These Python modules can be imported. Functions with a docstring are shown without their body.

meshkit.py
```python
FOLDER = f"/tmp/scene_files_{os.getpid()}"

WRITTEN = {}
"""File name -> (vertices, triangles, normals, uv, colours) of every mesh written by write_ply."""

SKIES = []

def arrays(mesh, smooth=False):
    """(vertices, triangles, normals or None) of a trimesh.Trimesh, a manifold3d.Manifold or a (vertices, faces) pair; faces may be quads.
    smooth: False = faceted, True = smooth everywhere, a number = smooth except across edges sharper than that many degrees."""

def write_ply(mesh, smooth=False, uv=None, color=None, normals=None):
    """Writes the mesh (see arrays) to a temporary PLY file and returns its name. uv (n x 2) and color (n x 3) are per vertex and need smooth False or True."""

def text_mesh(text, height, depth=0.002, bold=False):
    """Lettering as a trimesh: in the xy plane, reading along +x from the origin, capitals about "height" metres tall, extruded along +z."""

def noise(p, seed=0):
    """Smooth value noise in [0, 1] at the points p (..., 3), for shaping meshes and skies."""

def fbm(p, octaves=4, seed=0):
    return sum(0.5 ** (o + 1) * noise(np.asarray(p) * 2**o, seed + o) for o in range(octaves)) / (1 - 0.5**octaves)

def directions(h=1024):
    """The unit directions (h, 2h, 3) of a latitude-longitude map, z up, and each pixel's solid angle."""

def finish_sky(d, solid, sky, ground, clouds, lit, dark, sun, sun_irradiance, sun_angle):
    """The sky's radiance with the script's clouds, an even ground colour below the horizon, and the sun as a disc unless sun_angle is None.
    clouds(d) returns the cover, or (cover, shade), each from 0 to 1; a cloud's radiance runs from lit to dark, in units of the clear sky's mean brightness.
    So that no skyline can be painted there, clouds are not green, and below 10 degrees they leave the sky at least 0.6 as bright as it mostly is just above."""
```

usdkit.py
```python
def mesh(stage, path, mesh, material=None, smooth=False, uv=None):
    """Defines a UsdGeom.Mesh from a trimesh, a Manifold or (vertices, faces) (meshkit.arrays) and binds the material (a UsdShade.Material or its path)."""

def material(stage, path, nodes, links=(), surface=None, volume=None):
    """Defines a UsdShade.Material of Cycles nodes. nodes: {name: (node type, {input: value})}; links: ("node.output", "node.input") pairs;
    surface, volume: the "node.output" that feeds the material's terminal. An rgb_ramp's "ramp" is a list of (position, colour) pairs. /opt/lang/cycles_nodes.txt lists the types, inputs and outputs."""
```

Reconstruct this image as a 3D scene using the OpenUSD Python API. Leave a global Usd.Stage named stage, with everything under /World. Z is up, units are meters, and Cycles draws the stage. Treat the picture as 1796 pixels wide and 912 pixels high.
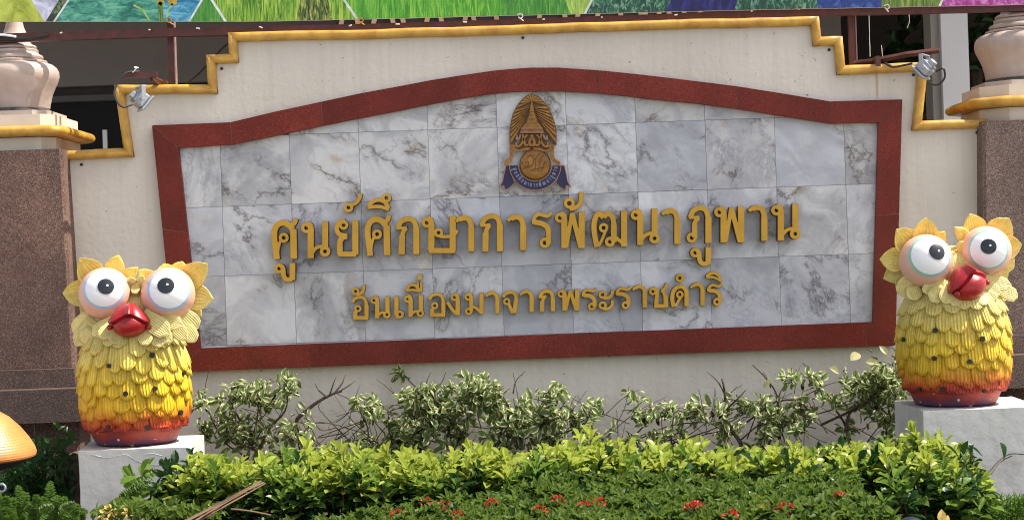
import math, random
import numpy as np, trimesh, usdkit, meshkit
from pxr import Usd, UsdGeom, UsdLux, UsdShade, Gf, Vt, Sdf
from shapely.geometry import Polygon, LineString, Point, box as sbox, MultiPolygon
from shapely.ops import unary_union
from shapely import affinity

stage = Usd.Stage.CreateInMemory()
UsdGeom.SetStageUpAxis(stage, 'Z'); UsdGeom.SetStageMetersPerUnit(stage, 1.0)
WORLD = UsdGeom.Xform.Define(stage, '/World'); UsdGeom.Scope.Define(stage, '/World/Looks')

# ------------------------------------------------------------------ camera, sky, sun
ROLL = math.radians(2.0); CZ = 1.45; FPX = 2846.0
CT, ST = math.cos(ROLL), math.sin(ROLL)
cam = UsdGeom.Camera.Define(stage, '/World/camera')
cam.CreateHorizontalApertureAttr(36.0); cam.CreateVerticalApertureAttr(36.0 * 912 / 1796)
cam.CreateFocalLengthAttr(36.0 * FPX / 1796.0); cam.CreateClippingRangeAttr(Gf.Vec2f(0.1, 500))
cam.CreateFStopAttr(7.0); cam.CreateFocusDistanceAttr(6.8)
cam.CreateExposureAttr(0.84)
cam.AddTransformOp().Set(Gf.Matrix4d(CT, 0, -ST, 0, ST, 0, CT, 0, 0, -1, 0, 0, 0, 0, CZ, 1))

SUN = np.array([0.52, 0.035, 0.85]); SUN /= np.linalg.norm(SUN)
dome = UsdLux.DomeLight.Define(stage, '/World/sky')
dome.GetPrim().SetCustomDataByKey('kind', 'structure')
skym = usdkit.material(stage, '/World/Looks/sky_air', {
    'sky': ('sky_texture', {'sky_type': 'single_scattering', 'sun_disc': False, 'sun_elevation': math.asin(SUN[2]), 'sun_rotation': math.atan2(SUN[0], SUN[1]), 'aerosol_density': 4.0}),
    'hz': ('hsv', {'saturation': .55}), 'bg': ('background_shader', {'strength': 0.12})},
    [('sky.color', 'hz.color'), ('hz.color', 'bg.color')], surface='bg.background')
UsdShade.MaterialBindingAPI.Apply(dome.GetPrim()).Bind(skym)
sun = UsdLux.DistantLight.Define(stage, '/World/sun')
sun.CreateIntensityAttr(1.15); sun.CreateAngleAttr(0.53); sun.CreateNormalizeAttr(True); sun.CreateColorAttr(Gf.Vec3f(1.0, 0.95, 0.86))
zx = np.cross([0, 0, 1.0], SUN); zx /= np.linalg.norm(zx); zy = np.cross(SUN, zx)
sun.AddTransformOp().Set(Gf.Matrix4d(*zx, 0, *zy, 0, *SUN, 0, 0, 0, 5, 1))

# ------------------------------------------------------------------ helpers
rng = np.random.default_rng(7)
taken = {}
def numbered(parent, name):
    k = (parent, name); n = taken.get(k, 0); taken[k] = n + 1
    return f'{parent}/{name}' if n == 0 else f'{parent}/{name}_{n:03d}'
def tag(prim, label=None, cat=None, group=None, kind=None):
    p = prim.GetPrim() if hasattr(prim, 'GetPrim') else prim
    for k, v in (('label', label), ('category', cat), ('group', group), ('kind', kind)):
        if v: p.SetCustomDataByKey(k, v)
    return p
def thing(name, label, cat, loc=(0, 0, 0), group=None):
    x = UsdGeom.Xform.Define(stage, numbered('/World', name))
    x.AddTranslateOp().Set(Gf.Vec3d(*map(float, loc)))
    p = tag(x, label, cat, group); ORIGIN[str(p.GetPath())] = np.array(loc, float)
    return p
ORIGIN = {}
def obj(name, mesh, mat, parent=None, label=None, kind=None, smooth=False, uv=None, local=False, cat=None, group=None):
    """ONE Mesh prim. Points are given in world space unless local."""
    par = str(parent.GetPath()) if parent is not None else '/World'
    if isinstance(mesh, (list,)): mesh = trimesh.util.concatenate(mesh)
    if not local and parent is not None:
        off = np.zeros(3); q = par
        while q.count('/') >= 2:
            off = off + ORIGIN.get(q, 0); q = q.rsplit('/', 1)[0]
        if isinstance(mesh, tuple): mesh = (np.asarray(mesh[0], float) - off, mesh[1])
        else:
            mesh = mesh.copy(); mesh.apply_translation(-off)
    m = usdkit.mesh(stage, numbered(par, name), mesh, mat, smooth=smooth, uv=uv)
    return tag(m, label, cat, group, kind)
def U(px, py, Y):
    """the point at depth Y that the photograph's pixel looks at"""
    dx, dy = px - 898.0, py - 456.0
    u, v = dx * CT - dy * ST, dx * ST + dy * CT
    return np.array([u * Y / FPX, Y, CZ - v * Y / FPX])
def XZ(pts, Y): return [tuple(U(a, b, Y)[[0, 2]]) for a, b in pts]
def polys(g):
    if g.is_empty: return []
    return [p for p in (g.geoms if hasattr(g, 'geoms') else [g]) if p.geom_type == 'Polygon' and p.area > 1e-8]
def slab(poly, yf, depth):
    """polygon in the (x, z) plane, front face at y = yf, going back by depth"""
    out = []
    for p in polys(poly):
        m = trimesh.creation.extrude_polygon(p, depth, engine='earcut')
        v = m.vertices; m.vertices = np.column_stack([v[:, 0], yf + depth - v[:, 2], v[:, 1]])
        out.append(m)
    return trimesh.util.concatenate(out)
def bx(x0, x1, y0, y1, z0, z1):
    m = trimesh.creation.box([x1 - x0, y1 - y0, z1 - z0]); m.apply_translation([(x0 + x1) / 2, (y0 + y1) / 2, (z0 + z1) / 2]); return m
def rbox(sx, sy, sz, r):
    """box with chamfered edges, centred"""
    v = []
    for s in np.ndindex(2, 2, 2):
        s = np.array(s) * 2 - 1; h = np.array([sx, sy, sz]) / 2
        for k in range(3):
            e = h - r; e[k] = h[k]; v.append(s * e)
    return trimesh.convex.convex_hull(np.array(v))
def tube(pts, rad, n=8, cap=True):
    pts = np.asarray(pts, float); N = len(pts)
    rad = np.broadcast_to(rad, N) if np.ndim(rad) == 0 else np.asarray(rad)
    t = np.gradient(pts, axis=0); t /= np.maximum(np.linalg.norm(t, axis=1, keepdims=True), 1e-9)
    up = np.array([0, 0, 1.0]) if abs(t[0, 2]) < .9 else np.array([0, 1.0, 0])
    V = []
    for i in range(N):
        a = np.cross(t[i], up); 
        if np.linalg.norm(a) < 1e-4: a = np.cross(t[i], [1, 0, 0.3])
        a /= np.linalg.norm(a); b = np.cross(a, t[i]); up = b
        ang = np.arange(n) / n * 2 * np.pi
        V.append(pts[i] + rad[i] * (np.cos(ang)[:, None] * a + np.sin(ang)[:, None] * b))
    V = np.vstack(V); F = []
    for i in range(N - 1):
        for k in range(n):
            a, b = i * n + k, i * n + (k + 1) % n
            F += [[a, b, b + n], [a, b + n, a + n]]
    if cap:
        for base, c, flip in ((0, pts[0], True), ((N - 1) * n, pts[-1], False)):
            V = np.vstack([V, c]); ci = len(V) - 1
            for k in range(n):
                f = [base + k, base + (k + 1) % n, ci]; F.append(f[::-1] if flip else f)
    m = trimesh.Trimesh(V, F, process=False)
    return m
def spline(pts, n=6):
    pts = np.asarray(pts, float)
    if len(pts) < 3: return pts
    P = np.vstack([2 * pts[0] - pts[1], pts, 2 * pts[-1] - pts[-2]]); out = []
    for i in range(1, len(P) - 2):
        for t in np.arange(n) / n:
            a, b, c, d = P[i - 1:i + 3]
            out.append(.5 * ((2 * b) + (c - a) * t + (2 * a - 5 * b + 4 * c - d) * t * t + (3 * b - a - 3 * c + d) * t ** 3))
    out.append(pts[-1]); return np.array(out)
def lathe(profile, n=48, lobes=0, depth=0.0, phase=0.0):
    """profile: (r, z) pairs from bottom to top"""
    ang = np.arange(n) / n * 2 * np.pi
    mod = 1 - depth * np.abs(np.cos(lobes / 2 * (ang + phase))) ** 10 if lobes else np.ones(n)
    V = []; F = []
    for r, z in profile: V.append(np.column_stack([r * mod * np.cos(ang), r * mod * np.sin(ang), np.full(n, z)]))
    V = np.vstack(V)
    for i in range(len(profile) - 1):
        for k in range(n):
            a, b = i * n + k, i * n + (k + 1) % n
            F += [[a, b, b + n], [a, b + n, a + n]]
    V = np.vstack([V, [0, 0, profile[0][1]], [0, 0, profile[-1][1]]]); L = (len(profile) - 1) * n
    for k in range(n):
        F += [[(k + 1) % n, k, len(V) - 2], [L + k, L + (k + 1) % n, len(V) - 1]]
    return trimesh.Trimesh(V, F, process=False)
def rot(m, axis, deg, about=(0, 0, 0)):
    m.apply_transform(trimesh.transformations.rotation_matrix(math.radians(deg), axis, about)); return m
def mv(m, p): m.apply_translation(p); return m

# ------------------------------------------------------------------ materials
LOOK = '/World/Looks/'
def mat(name, col, rough=.6, var=.0, scale=6., col2=None, bump=0., bscale=60., spec=.5, metal=0., rnd=0., bevel=0., bdist=.004, coat=0., extra=None):
    """principled paint: two tones mixed by noise, per-object tone (rnd), fine relief"""
    n = {'p': ('principled_bsdf', {'roughness': rough, 'specular_ior_level': spec, 'metallic': metal, 'coat_weight': coat}), 'g': ('geometry', {})}
    l = []
    c2 = col2 if col2 is not None else tuple(c * (1 - var) for c in col)
    n['n1'] = ('noise_texture', {'scale': scale, 'detail': 5.0, 'roughness': .6}); l.append(('g.position', 'n1.vector'))
    n['r1'] = ('rgb_ramp', {'ramp': [(.35, c2), (.65, col)]}); l.append(('n1.fac', 'r1.fac'))
    out = 'r1.color'
    if rnd:
        n['oi'] = ('object_info', {}); n['rr'] = ('map_range', {'from_min': 0., 'from_max': 1., 'to_min': 1 - rnd, 'to_max': 1 + rnd * .6})
        n['hs'] = ('hsv', {}); l += [('oi.random', 'rr.value'), ('rr.result', 'hs.value'), (out, 'hs.color')]; out = 'hs.color'
    l.append((out, 'p.base_color'))
    if bump:
        n['n2'] = ('noise_texture', {'scale': bscale, 'detail': 4.0}); l.append(('g.position', 'n2.vector'))
        n['b'] = ('bump', {'strength': bump, 'distance': bdist}); l += [('n2.fac', 'b.height'), ('b.normal', 'p.normal')]
    if bevel:
        n['bv'] = ('bevel', {'radius': bevel, 'samples': 4})
        l.append(('bv.bevel', 'b.normal') if bump else ('bv.bevel', 'p.normal'))
    if extra: extra(n, l)
    return usdkit.material(stage, LOOK + name, n, l, surface='p.BSDF')

# plaster: cream paint, faint run-down streaks, specks under the granite frame, one rust run
def plaster_extra(n, l):
    n['map'] = ('mapping', {'scale': (22., 1., .7)}); n['ns'] = ('noise_texture', {'scale': 1.6, 'detail': 5., 'roughness': .65})
    n['rs'] = ('rgb_ramp', {'ramp': [(.33, (.80, .775, .74)), (.56, (1, 1, 1))]})
    n['mx'] = ('mix', {'mix_type': 'multiply', 'fac': .32})
    n['sx'] = ('separate_xyz', {})
    rx = U(1538, 150, 7.03)[0]; z1 = U(1538, 130, 7.03)[2]; z0 = U(1538, 176, 7.03)[2]
    n['d'] = ('math', {'math_type': 'subtract', 'value2': float(rx)}); n['da'] = ('math', {'math_type': 'absolute'})
    n['dm'] = ('map_range', {'range_type': 'smoothstep', 'from_min': .0015, 'from_max': .009, 'to_min': .55, 'to_max': 0., 'clamp': True})
    n['zm'] = ('map_range', {'range_type': 'smoothstep', 'from_min': float(z0) - .02, 'from_max': float(z0) + .03, 'to_min': 0., 'to_max': 1., 'clamp': True})
    n['zz'] = ('math', {'math_type': 'multiply'})
    n['mr'] = ('mix', {'mix_type': 'mix', 'color2': (.33, .19, .08)})
    # specks (splash, moss spots) in the metre below the frame
    n['v'] = ('noise_texture', {'scale': 46., 'detail': 3., 'roughness': .7}); n['vr'] = ('rgb_ramp', {'ramp': [(.69, (0, 0, 0)), (.74, (1, 1, 1))]})
    n['sz'] = ('map_range', {'range_type': 'smoothstep', 'from_min': 1.02, 'from_max': .78, 'to_min': 1., 'to_max': .0, 'clamp': True})
    n['sm'] = ('math', {'math_type': 'multiply'}); n['ms'] = ('mix', {'mix_type': 'mix', 'color2': (.10, .085, .06)})
    n['nw'] = ('noise_texture', {'scale': 1.3, 'detail': 3.}); n['rw'] = ('rgb_ramp', {'ramp': [(.35, (.90, .89, .87)), (.65, (1, 1, 1))]}); n['mw'] = ('mix', {'mix_type': 'multiply', 'fac': 1.})
    l[:] = [x for x in l if x[1] != 'p.base_color']
    l += [('g.position', 'map.vector'), ('map.vector', 'ns.vector'), ('ns.fac', 'rs.fac'), ('r1.color', 'mx.color1'), ('rs.color', 'mx.color2'),
          ('g.position', 'sx.vector'), ('sx.x', 'd.value1'), ('d.value', 'da.value1'), ('da.value', 'dm.value'), ('sx.z', 'zm.value'), ('dm.result', 'zz.value1'), ('zm.result', 'zz.value2'),
          ('mx.color', 'mr.color1'), ('zz.value', 'mr.fac'), ('g.position', 'v.vector'), ('v.fac', 'vr.fac'), ('sx.z', 'sz.value'), ('vr.color', 'sm.value1'), ('sz.result', 'sm.value2'),
          ('mr.color', 'ms.color1'), ('sm.value', 'ms.fac'), ('g.position', 'nw.vector'), ('nw.fac', 'rw.fac'), ('rw.color', 'mw.color2'), ('ms.color', 'mw.color1'), ('mw.color', 'p.base_color')]
M = {}
M['plaster'] = mat('cream_plaster', (.62, .56, .485), .7, .05, 3., bump=.55, bscale=38., bdist=.006, extra=plaster_extra)
M['gold_paint'] = mat('gold_paint', (.61, .355, .07), .33, col2=(.40, .20, .03), scale=13., bump=.5, bscale=24., spec=.5)
M['letter_gold'] = mat('letter_gold', (.54, .295, .03), .34, .2, 12., metal=.2, bevel=.002, bump=.08, bscale=90.)
M['letter_shade'] = mat('letter_shade_brown', (.10, .045, .012), .6, .3, 30.)  # dark brown stands in for shade on the letter sides and edges
def granite(name, c, tone):
    n = {'g': ('geometry', {}), 'p': ('principled_bsdf', {'roughness': .38, 'specular_ior_level': .22}), 'bv': ('bevel', {'radius': .003, 'samples': 4}),
         'v': ('voronoi_texture', {'scale': 420.}), 'r': ('rgb_ramp', {'ramp': [(0., (.45, .45, .45)), (.5, (1, 1, 1)), (.94, (1.2, 1.2, 1.2)), (.985, (1.8, 2.6, 2.6))]}),
         'w': ('separate_color', {}), 'm': ('mix', {'mix_type': 'multiply', 'fac': 1., 'color1': tuple(x * tone for x in c)}),
         'n': ('noise_texture', {'scale': 5., 'detail': 4.}), 'r2': ('rgb_ramp', {'ramp': [(.3, (.75, .72, .72)), (.7, (1.15, 1.1, 1.1))]}), 'm2': ('mix', {'mix_type': 'multiply', 'fac': 1.})}
    l = [('g.position', 'v.vector'), ('v.color', 'w.color'), ('w.r', 'r.fac'), ('r.color', 'm.color2'), ('g.position', 'n.vector'), ('n.fac', 'r2.fac'), ('m.color', 'm2.color1'), ('r2.color', 'm2.color2'), ('m2.color', 'p.base_color'), ('bv.bevel', 'p.normal')]
    return usdkit.material(stage, LOOK + name, n, l, surface='p.BSDF')
GRAN = [granite(f'red_granite_{a}', (.155, .023, .015), t) for a, t in (('a', 1.), ('b', .88), ('c', 1.1))]
def marble(name, base, grey, vein, ochre, seed, amount):
    n = {'g': ('geometry', {}), 'oi': ('object_info', {}), 'p': ('principled_bsdf', {'roughness': .22, 'specular_ior_level': .35}),
         'k': ('math', {'math_type': 'multiply', 'value2': 91.}), 'cx': ('combine_xyz', {}), 'add': ('vector_math', {'math_type': 'add'}),
         'rot': ('vector_rotate', {'rotate_type': 'y_axis'}), 'st': ('mapping', {'scale': (1.2, 1., .88)}), 'n7': ('noise_texture', {'scale': 4.2, 'detail': 3.}), 'r7': ('rgb_ramp', {'ramp': [(.43, (0, 0, 0)), (.58, (1, 1, 1))]}), 'ka': ('math', {'math_type': 'multiply', 'value2': 17.}),
         'n1': ('noise_texture', {'scale': 4.4, 'detail': 8., 'roughness': .60, 'distortion': .9}),
         'r1': ('rgb_ramp', {'ramp': [(.36, tuple(.75 * a + .25 * b for a, b in zip(grey, base))), (.47, tuple(.45 * a + .55 * b for a, b in zip(grey, base))), (.56, base)]}),
         'n2': ('noise_texture', {'scale': 2.4, 'detail': 9., 'roughness': .62, 'distortion': .35}),
         's2': ('math', {'math_type': 'subtract', 'value2': .5}), 'a2': ('math', {'math_type': 'absolute'}), 'r2': ('rgb_ramp', {'ramp': [(0., vein), (.006, tuple(.55 * (1 + x) - .1 for x in vein)), (.026, (.90, .89, .88)), (.09, (1, 1, 1))]}),
         'n3': ('noise_texture', {'scale': 7., 'detail': 9., 'roughness': .68, 'distortion': .6}), 's3': ('math', {'math_type': 'subtract', 'value2': .5}), 'a3': ('math', {'math_type': 'absolute'}), 'r3': ('rgb_ramp', {'ramp': [(0., (.60, .60, .63)), (.012, (.85, .85, .87)), (.045, (1, 1, 1))]}),
         'n4': ('noise_texture', {'scale': 2.2, 'detail': 2.}), 'r4': ('rgb_ramp', {'ramp': [(.47, (0, 0, 0)), (.62, (1, 1, 1))]}), 'm3f': ('math', {'math_type': 'multiply', 'value2': amount}),
         'm2': ('mix', {'mix_type': 'multiply', 'fac': .75}), 'm3': ('mix', {'mix_type': 'multiply', 'fac': .9}),
         'n5': ('noise_texture', {'scale': 3.4, 'detail': 6., 'distortion': 1.5}), 'r5': ('rgb_ramp', {'ramp': [(.60, (0, 0, 0)), (.74, (1, 1, 1))]}), 'f5': ('math', {'math_type': 'multiply', 'value2': ochre}), 'm5': ('mix', {'mix_type': 'multiply', 'color2': (.86, .72, .50)}),
         'n6': ('noise_texture', {'scale': 30., 'detail': 5.}), 'r6': ('rgb_ramp', {'ramp': [(.3, (.93, .93, .93)), (.7, (1.0, 1.0, 1.0))]}), 'm6': ('mix', {'mix_type': 'multiply', 'fac': 1.}),
         'tr': ('map_range', {'from_min': 0., 'from_max': 1., 'to_min': .79, 'to_max': .96}), 'hs': ('hsv', {})}
    l = [('oi.random', 'k.value1'), ('k.value', 'cx.x'), ('k.value', 'cx.y'), ('oi.random', 'ka.value1'), ('ka.value', 'rot.angle'), ('g.position', 'rot.vector'), ('rot.vector', 'st.vector'), ('st.vector', 'add.vector1'), ('cx.vector', 'add.vector2')]
    for q in ('n1', 'n2', 'n3', 'n4', 'n5', 'n6', 'n7'): l.append(('add.vector', q + '.vector'))
    l += [('n1.fac', 'r1.fac'), ('n2.fac', 's2.value1'), ('s2.value', 'a2.value1'), ('a2.value', 'r2.fac'), ('n3.fac', 's3.value1'), ('s3.value', 'a3.value1'), ('a3.value', 'r3.fac'),
          ('n7.fac', 'r7.fac'), ('r7.color', 'm2.fac'), ('n4.fac', 'r4.fac'), ('r4.color', 'm3f.value1'), ('m3f.value', 'm3.fac'),
          ('r1.color', 'm2.color1'), ('r2.color', 'm2.color2'), ('m2.color', 'm3.color1'), ('r3.color', 'm3.color2'), ('n5.fac', 'r5.fac'), ('r5.color', 'f5.value1'), ('f5.value', 'm5.fac'), ('m3.color', 'm5.color1'),
          ('n6.fac', 'r6.fac'), ('m5.color', 'm6.color1'), ('r6.color', 'm6.color2'), ('oi.random', 'tr.value'), ('tr.result', 'hs.value'), ('m6.color', 'hs.color'), ('hs.color', 'p.base_color')]
    return usdkit.material(stage, LOOK + name, n, l, surface='p.BSDF')
MARB = [marble('white_marble', (.65, .65, .67), (.40, .405, .445), (.30, .27, .25), .5, 1, .8),
        marble('grey_marble', (.55, .555, .59), (.37, .375, .42), (.30, .28, .28), .4, 2, .7),
        marble('cloudy_marble', (.68, .675, .68), (.32, .325, .36), (.24, .20, .17), .9, 3, .9),
        marble('ochre_marble', (.64, .625, .62), (.36, .36, .395), (.22, .17, .14), 1., 4, 1.)]
def washed_gravel(name, stops, scale=150.):
    n = {'g': ('geometry', {}), 'p': ('principled_bsdf', {'roughness': .75}), 'v': ('voronoi_texture', {'scale': scale}), 'w': ('separate_color', {}), 'r': ('rgb_ramp', {'ramp': stops}),
         'n': ('noise_texture', {'scale': 2.2, 'detail': 5., 'roughness': .65}), 'r2': ('rgb_ramp', {'ramp': [(.34, (.55, .53, .52)), (.64, (1.08, 1.06, 1.05))]}), 'm': ('mix', {'mix_type': 'multiply', 'fac': 1.}),
         'b': ('bump', {'strength': .75, 'distance': .004, 'invert': True})}
    l = [('g.position', 'v.vector'), ('v.color', 'w.color'), ('w.r', 'r.fac'), ('r.color', 'm.color1'), ('g.position', 'n.vector'), ('n.fac', 'r2.fac'), ('r2.color', 'm.color2'), ('m.color', 'p.base_color'), ('v.distance', 'b.height'), ('b.normal', 'p.normal')]
    return usdkit.material(stage, LOOK + name, n, l, surface='p.BSDF')
M['gravel'] = washed_gravel('washed_gravel', [(0., (.05, .022, .016)), (.35, (.150, .074, .050)), (.7, (.235, .13, .092)), (.92, (.35, .23, .18)), (1., (.50, .37, .30))], 400.)
M['gravel_dark'] = washed_gravel('dark_washed_gravel', [(0., (.03, .014, .010)), (.35, (.085, .042, .030)), (.7, (.14, .075, .055)), (.92, (.24, .155, .125)), (1., (.38, .28, .23))], 400.)  # darker gravel tones for the pillar base steps
M['gravel_light'] = washed_gravel('pale_washed_gravel', [(0., (.06, .032, .026)), (.35, (.185, .115, .088)), (.7, (.30, .205, .165)), (.92, (.44, .33, .28)), (1., (.56, .46, .40))], 400.)
M['urn'] = mat('pink_cement', (.47, .37, .315), .6, scale=5., col2=(.34, .26, .225), bump=.25, bscale=60.)
M['cream'] = mat('cream_paint', (.62, .55, .45), .6, .1, 7., bump=.3, bscale=50.)
M['gap'] = mat('dirt_in_joint', (.10, .09, .085), .9, .4, 30.)
M['steel'] = mat('red_oxide_steel', (.115, .026, .02), .5, scale=25., col2=(.05, .018, .015), bump=.2, bscale=80.)
M['grey_metal'] = mat('grey_cast_metal', (.38, .40, .43), .4, .12, 20., metal=.3, bevel=.0015)
M['black'] = mat('black_rubber', (.012, .012, .013), .5, .1, 20.)
M['white'] = mat('white_scrap', (.75, .74, .72), .7, .15, 20.)
def grime(n, l):
    n['d1'] = ('noise_texture', {'scale': 7., 'detail': 8., 'roughness': .7}); n['dr'] = ('rgb_ramp', {'ramp': [(.32, (.62, .60, .55)), (.47, (.93, .92, .90)), (.6, (1, 1, 1))]}); n['dm'] = ('mix', {'mix_type': 'multiply', 'fac': .55})
    n['d2'] = ('noise_texture', {'scale': 55., 'detail': 4., 'roughness': .7}); n['e2'] = ('rgb_ramp', {'ramp': [(.66, (0, 0, 0)), (.72, (1, 1, 1))]}); n['m2'] = ('mix', {'mix_type': 'mix', 'color2': (.16, .13, .09)}); n['k2'] = ('math', {'math_type': 'multiply', 'value2': .6})
    l[:] = [x for x in l if x[1] != 'p.base_color']
    l += [('g.position', 'd1.vector'), ('d1.fac', 'dr.fac'), ('r1.color', 'dm.color1'), ('dr.color', 'dm.color2'), ('g.position', 'd2.vector'), ('d2.fac', 'e2.fac'), ('e2.color', 'k2.value1'), ('k2.value', 'm2.fac'), ('dm.color', 'm2.color1'), ('m2.color', 'p.base_color')]
M['pedestal'] = mat('grey_white_masonry_paint', (.58, .565, .525), .75, .07, 5., bump=.5, bscale=26., bdist=.008, bevel=.004, extra=grime)
M['crack'] = mat('crack_filler', (.66, .65, .62), .8, .05, 9.)
M['glass'] = mat('lamp_glass', (.25, .27, .3), .08, .1, 5.)
M['soil'] = mat('dark_soil', (.05, .036, .026), .95, scale=30., col2=(.022, .016, .012), bump=1., bscale=40., bdist=.03)
M['ground'] = mat('pale_paving', (.30, .28, .25), .85, .25, 3., bump=.3, bscale=30.)
M['building_brown'] = mat('taupe_board', (.155, .130, .115), .8, .1, 2.)
M['dark_glass'] = mat('dark_window', (.006, .006, .006), .5, .1, 3., spec=.15)
M['building_white'] = mat('white_column_paint', (.58, .55, .53), .7, .05, 3.)
M['dark_timber'] = mat('dark_timber', (.03, .022, .02), .8, .3, 10.)
M['roof'] = mat('brown_roof', (.06, .045, .04), .8, .2, 8.)
M['brick'] = mat('brown_stone', (.13, .075, .055), .85, scale=40., col2=(.06, .035, .028), bump=.6, bscale=60.)

# ------------------------------------------------------------------ ground
g = trimesh.Trimesh([[-150, -60, 0], [150, -60, 0], [150, 240, 0], [-150, 240, 0]], [[0, 1, 2], [0, 2, 3]])
obj('ground', g, M['ground'], kind='structure')
bed = []
xs, ys = np.linspace(-3.2, 3.2, 90), np.linspace(4.5, 7.02, 40)
gx, gy = np.meshgrid(xs, ys); gz = .25 + .10 * np.clip((gy - 4.9) / 1.2, 0, 1) + .05 * meshkit.fbm(np.stack([gx * 3, gy * 3, gx * 0], -1)) - .3 * np.clip((4.75 - gy) / .25, 0, 1)
V = np.column_stack([gx.ravel(), gy.ravel(), gz.ravel()]); F = []
for i in range(39):
    for j in range(89):
        a = i * 90 + j; F += [[a, a + 1, a + 91], [a, a + 91, a + 90]]
obj('planting_bed', trimesh.Trimesh(V, F, process=False), M['soil'], kind='structure', smooth=True)

# ------------------------------------------------------------------ sign wall with gold coping
YW = 7.03
path = [(118, 273), (227, 268), (211, 158), (374, 157), (371, 105), (411, 103), (409, 66), (660, 61), (930, 52), (1190, 44), (1428, 38), (1432, 74), (1469, 73), (1474, 124), (1618, 118), (1607, 221), (1730, 217)]
PW = np.array(XZ(path, YW))
wall = thing('sign_wall', 'cream plastered wall with stepped top and gold rounded coping, carrying the marble sign', 'wall', (0, YW, 0))
poly = Polygon([tuple(p) for p in PW] + [(PW[-1, 0], 0), (PW[0, 0], 0)])
wm = slab(poly, YW, .24)
obj('wall_body', wm, M['plaster'], wall)
def coping_section(r=.0205, hy=.15, n=7):
    s = []
    for a in np.linspace(-math.pi / 2, math.pi / 2, n): s.append((r * math.sin(a), -hy + r * (1 - math.cos(a)) - .002))
    for a in np.linspace(math.pi / 2, -math.pi / 2, n): s.append((r * math.sin(a), hy - r * (1 - math.cos(a))))
    return np.array(s)
SEC = coping_section()
def ring_at(i):
    p = PW[i]
    d0 = PW[i] - PW[i - 1] if i > 0 else PW[1] - PW[0]
    d1 = PW[i + 1] - PW[i] if i < len(PW) - 1 else d0
    d0 = d0 / np.linalg.norm(d0); d1 = d1 / np.linalg.norm(d1)
    n0 = np.array([-d0[1], d0[0]]); n1 = np.array([-d1[1], d1[0]]); m = n0 + n1; m /= np.linalg.norm(m)
    m = m / max(.3, m @ n0)
    return np.array([[p[0] + m[0] * a, YW + .12 + b, p[1] + m[1] * a] for a, b in SEC])
for i in range(len(PW) - 1):
    A, B = ring_at(i), ring_at(i + 1); n = len(A)
    steps = max(2, int(np.linalg.norm(PW[i + 1] - PW[i]) / .04)); V = []; F = []
    for k in range(steps + 1):
        R = A + (B - A) * k / steps
        wob = (meshkit.noise(np.column_stack([R[:, 0] * 9, R[:, 2] * 9, R[:, 1] * 9])) - .5) * .004
        R = R + np.array([0, 0, 1]) * wob[:, None] * (0 < k < steps); V.append(R)
    for k in range(steps):
        for q in range(n):
            a, b = k * n + q, k * n + (q + 1) % n; F += [[a, a + n, b + n], [a, b + n, b]]
    V = np.vstack(V); e = steps * n
    for q in range(1, n - 1): F += [[0, q, q + 1], [e, e + q + 1, e + q]]
    obj('coping', trimesh.Trimesh(V, F, process=False), M['gold_paint'], wall, smooth=50)
# weep holes / fixing holes in the wall
for px, py in ((389, 121), (143, 289), (1454, 88), (1602, 132), (917, 67), (1713, 233)):
    c = U(px, py, YW); h = trimesh.creation.cylinder(radius=.0065, height=.006, sections=12); rot(h, [1, 0, 0], 90); mv(h, [c[0], YW - .001, c[2]])
    obj('fixing_hole', h, M['black'], wall)

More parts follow.
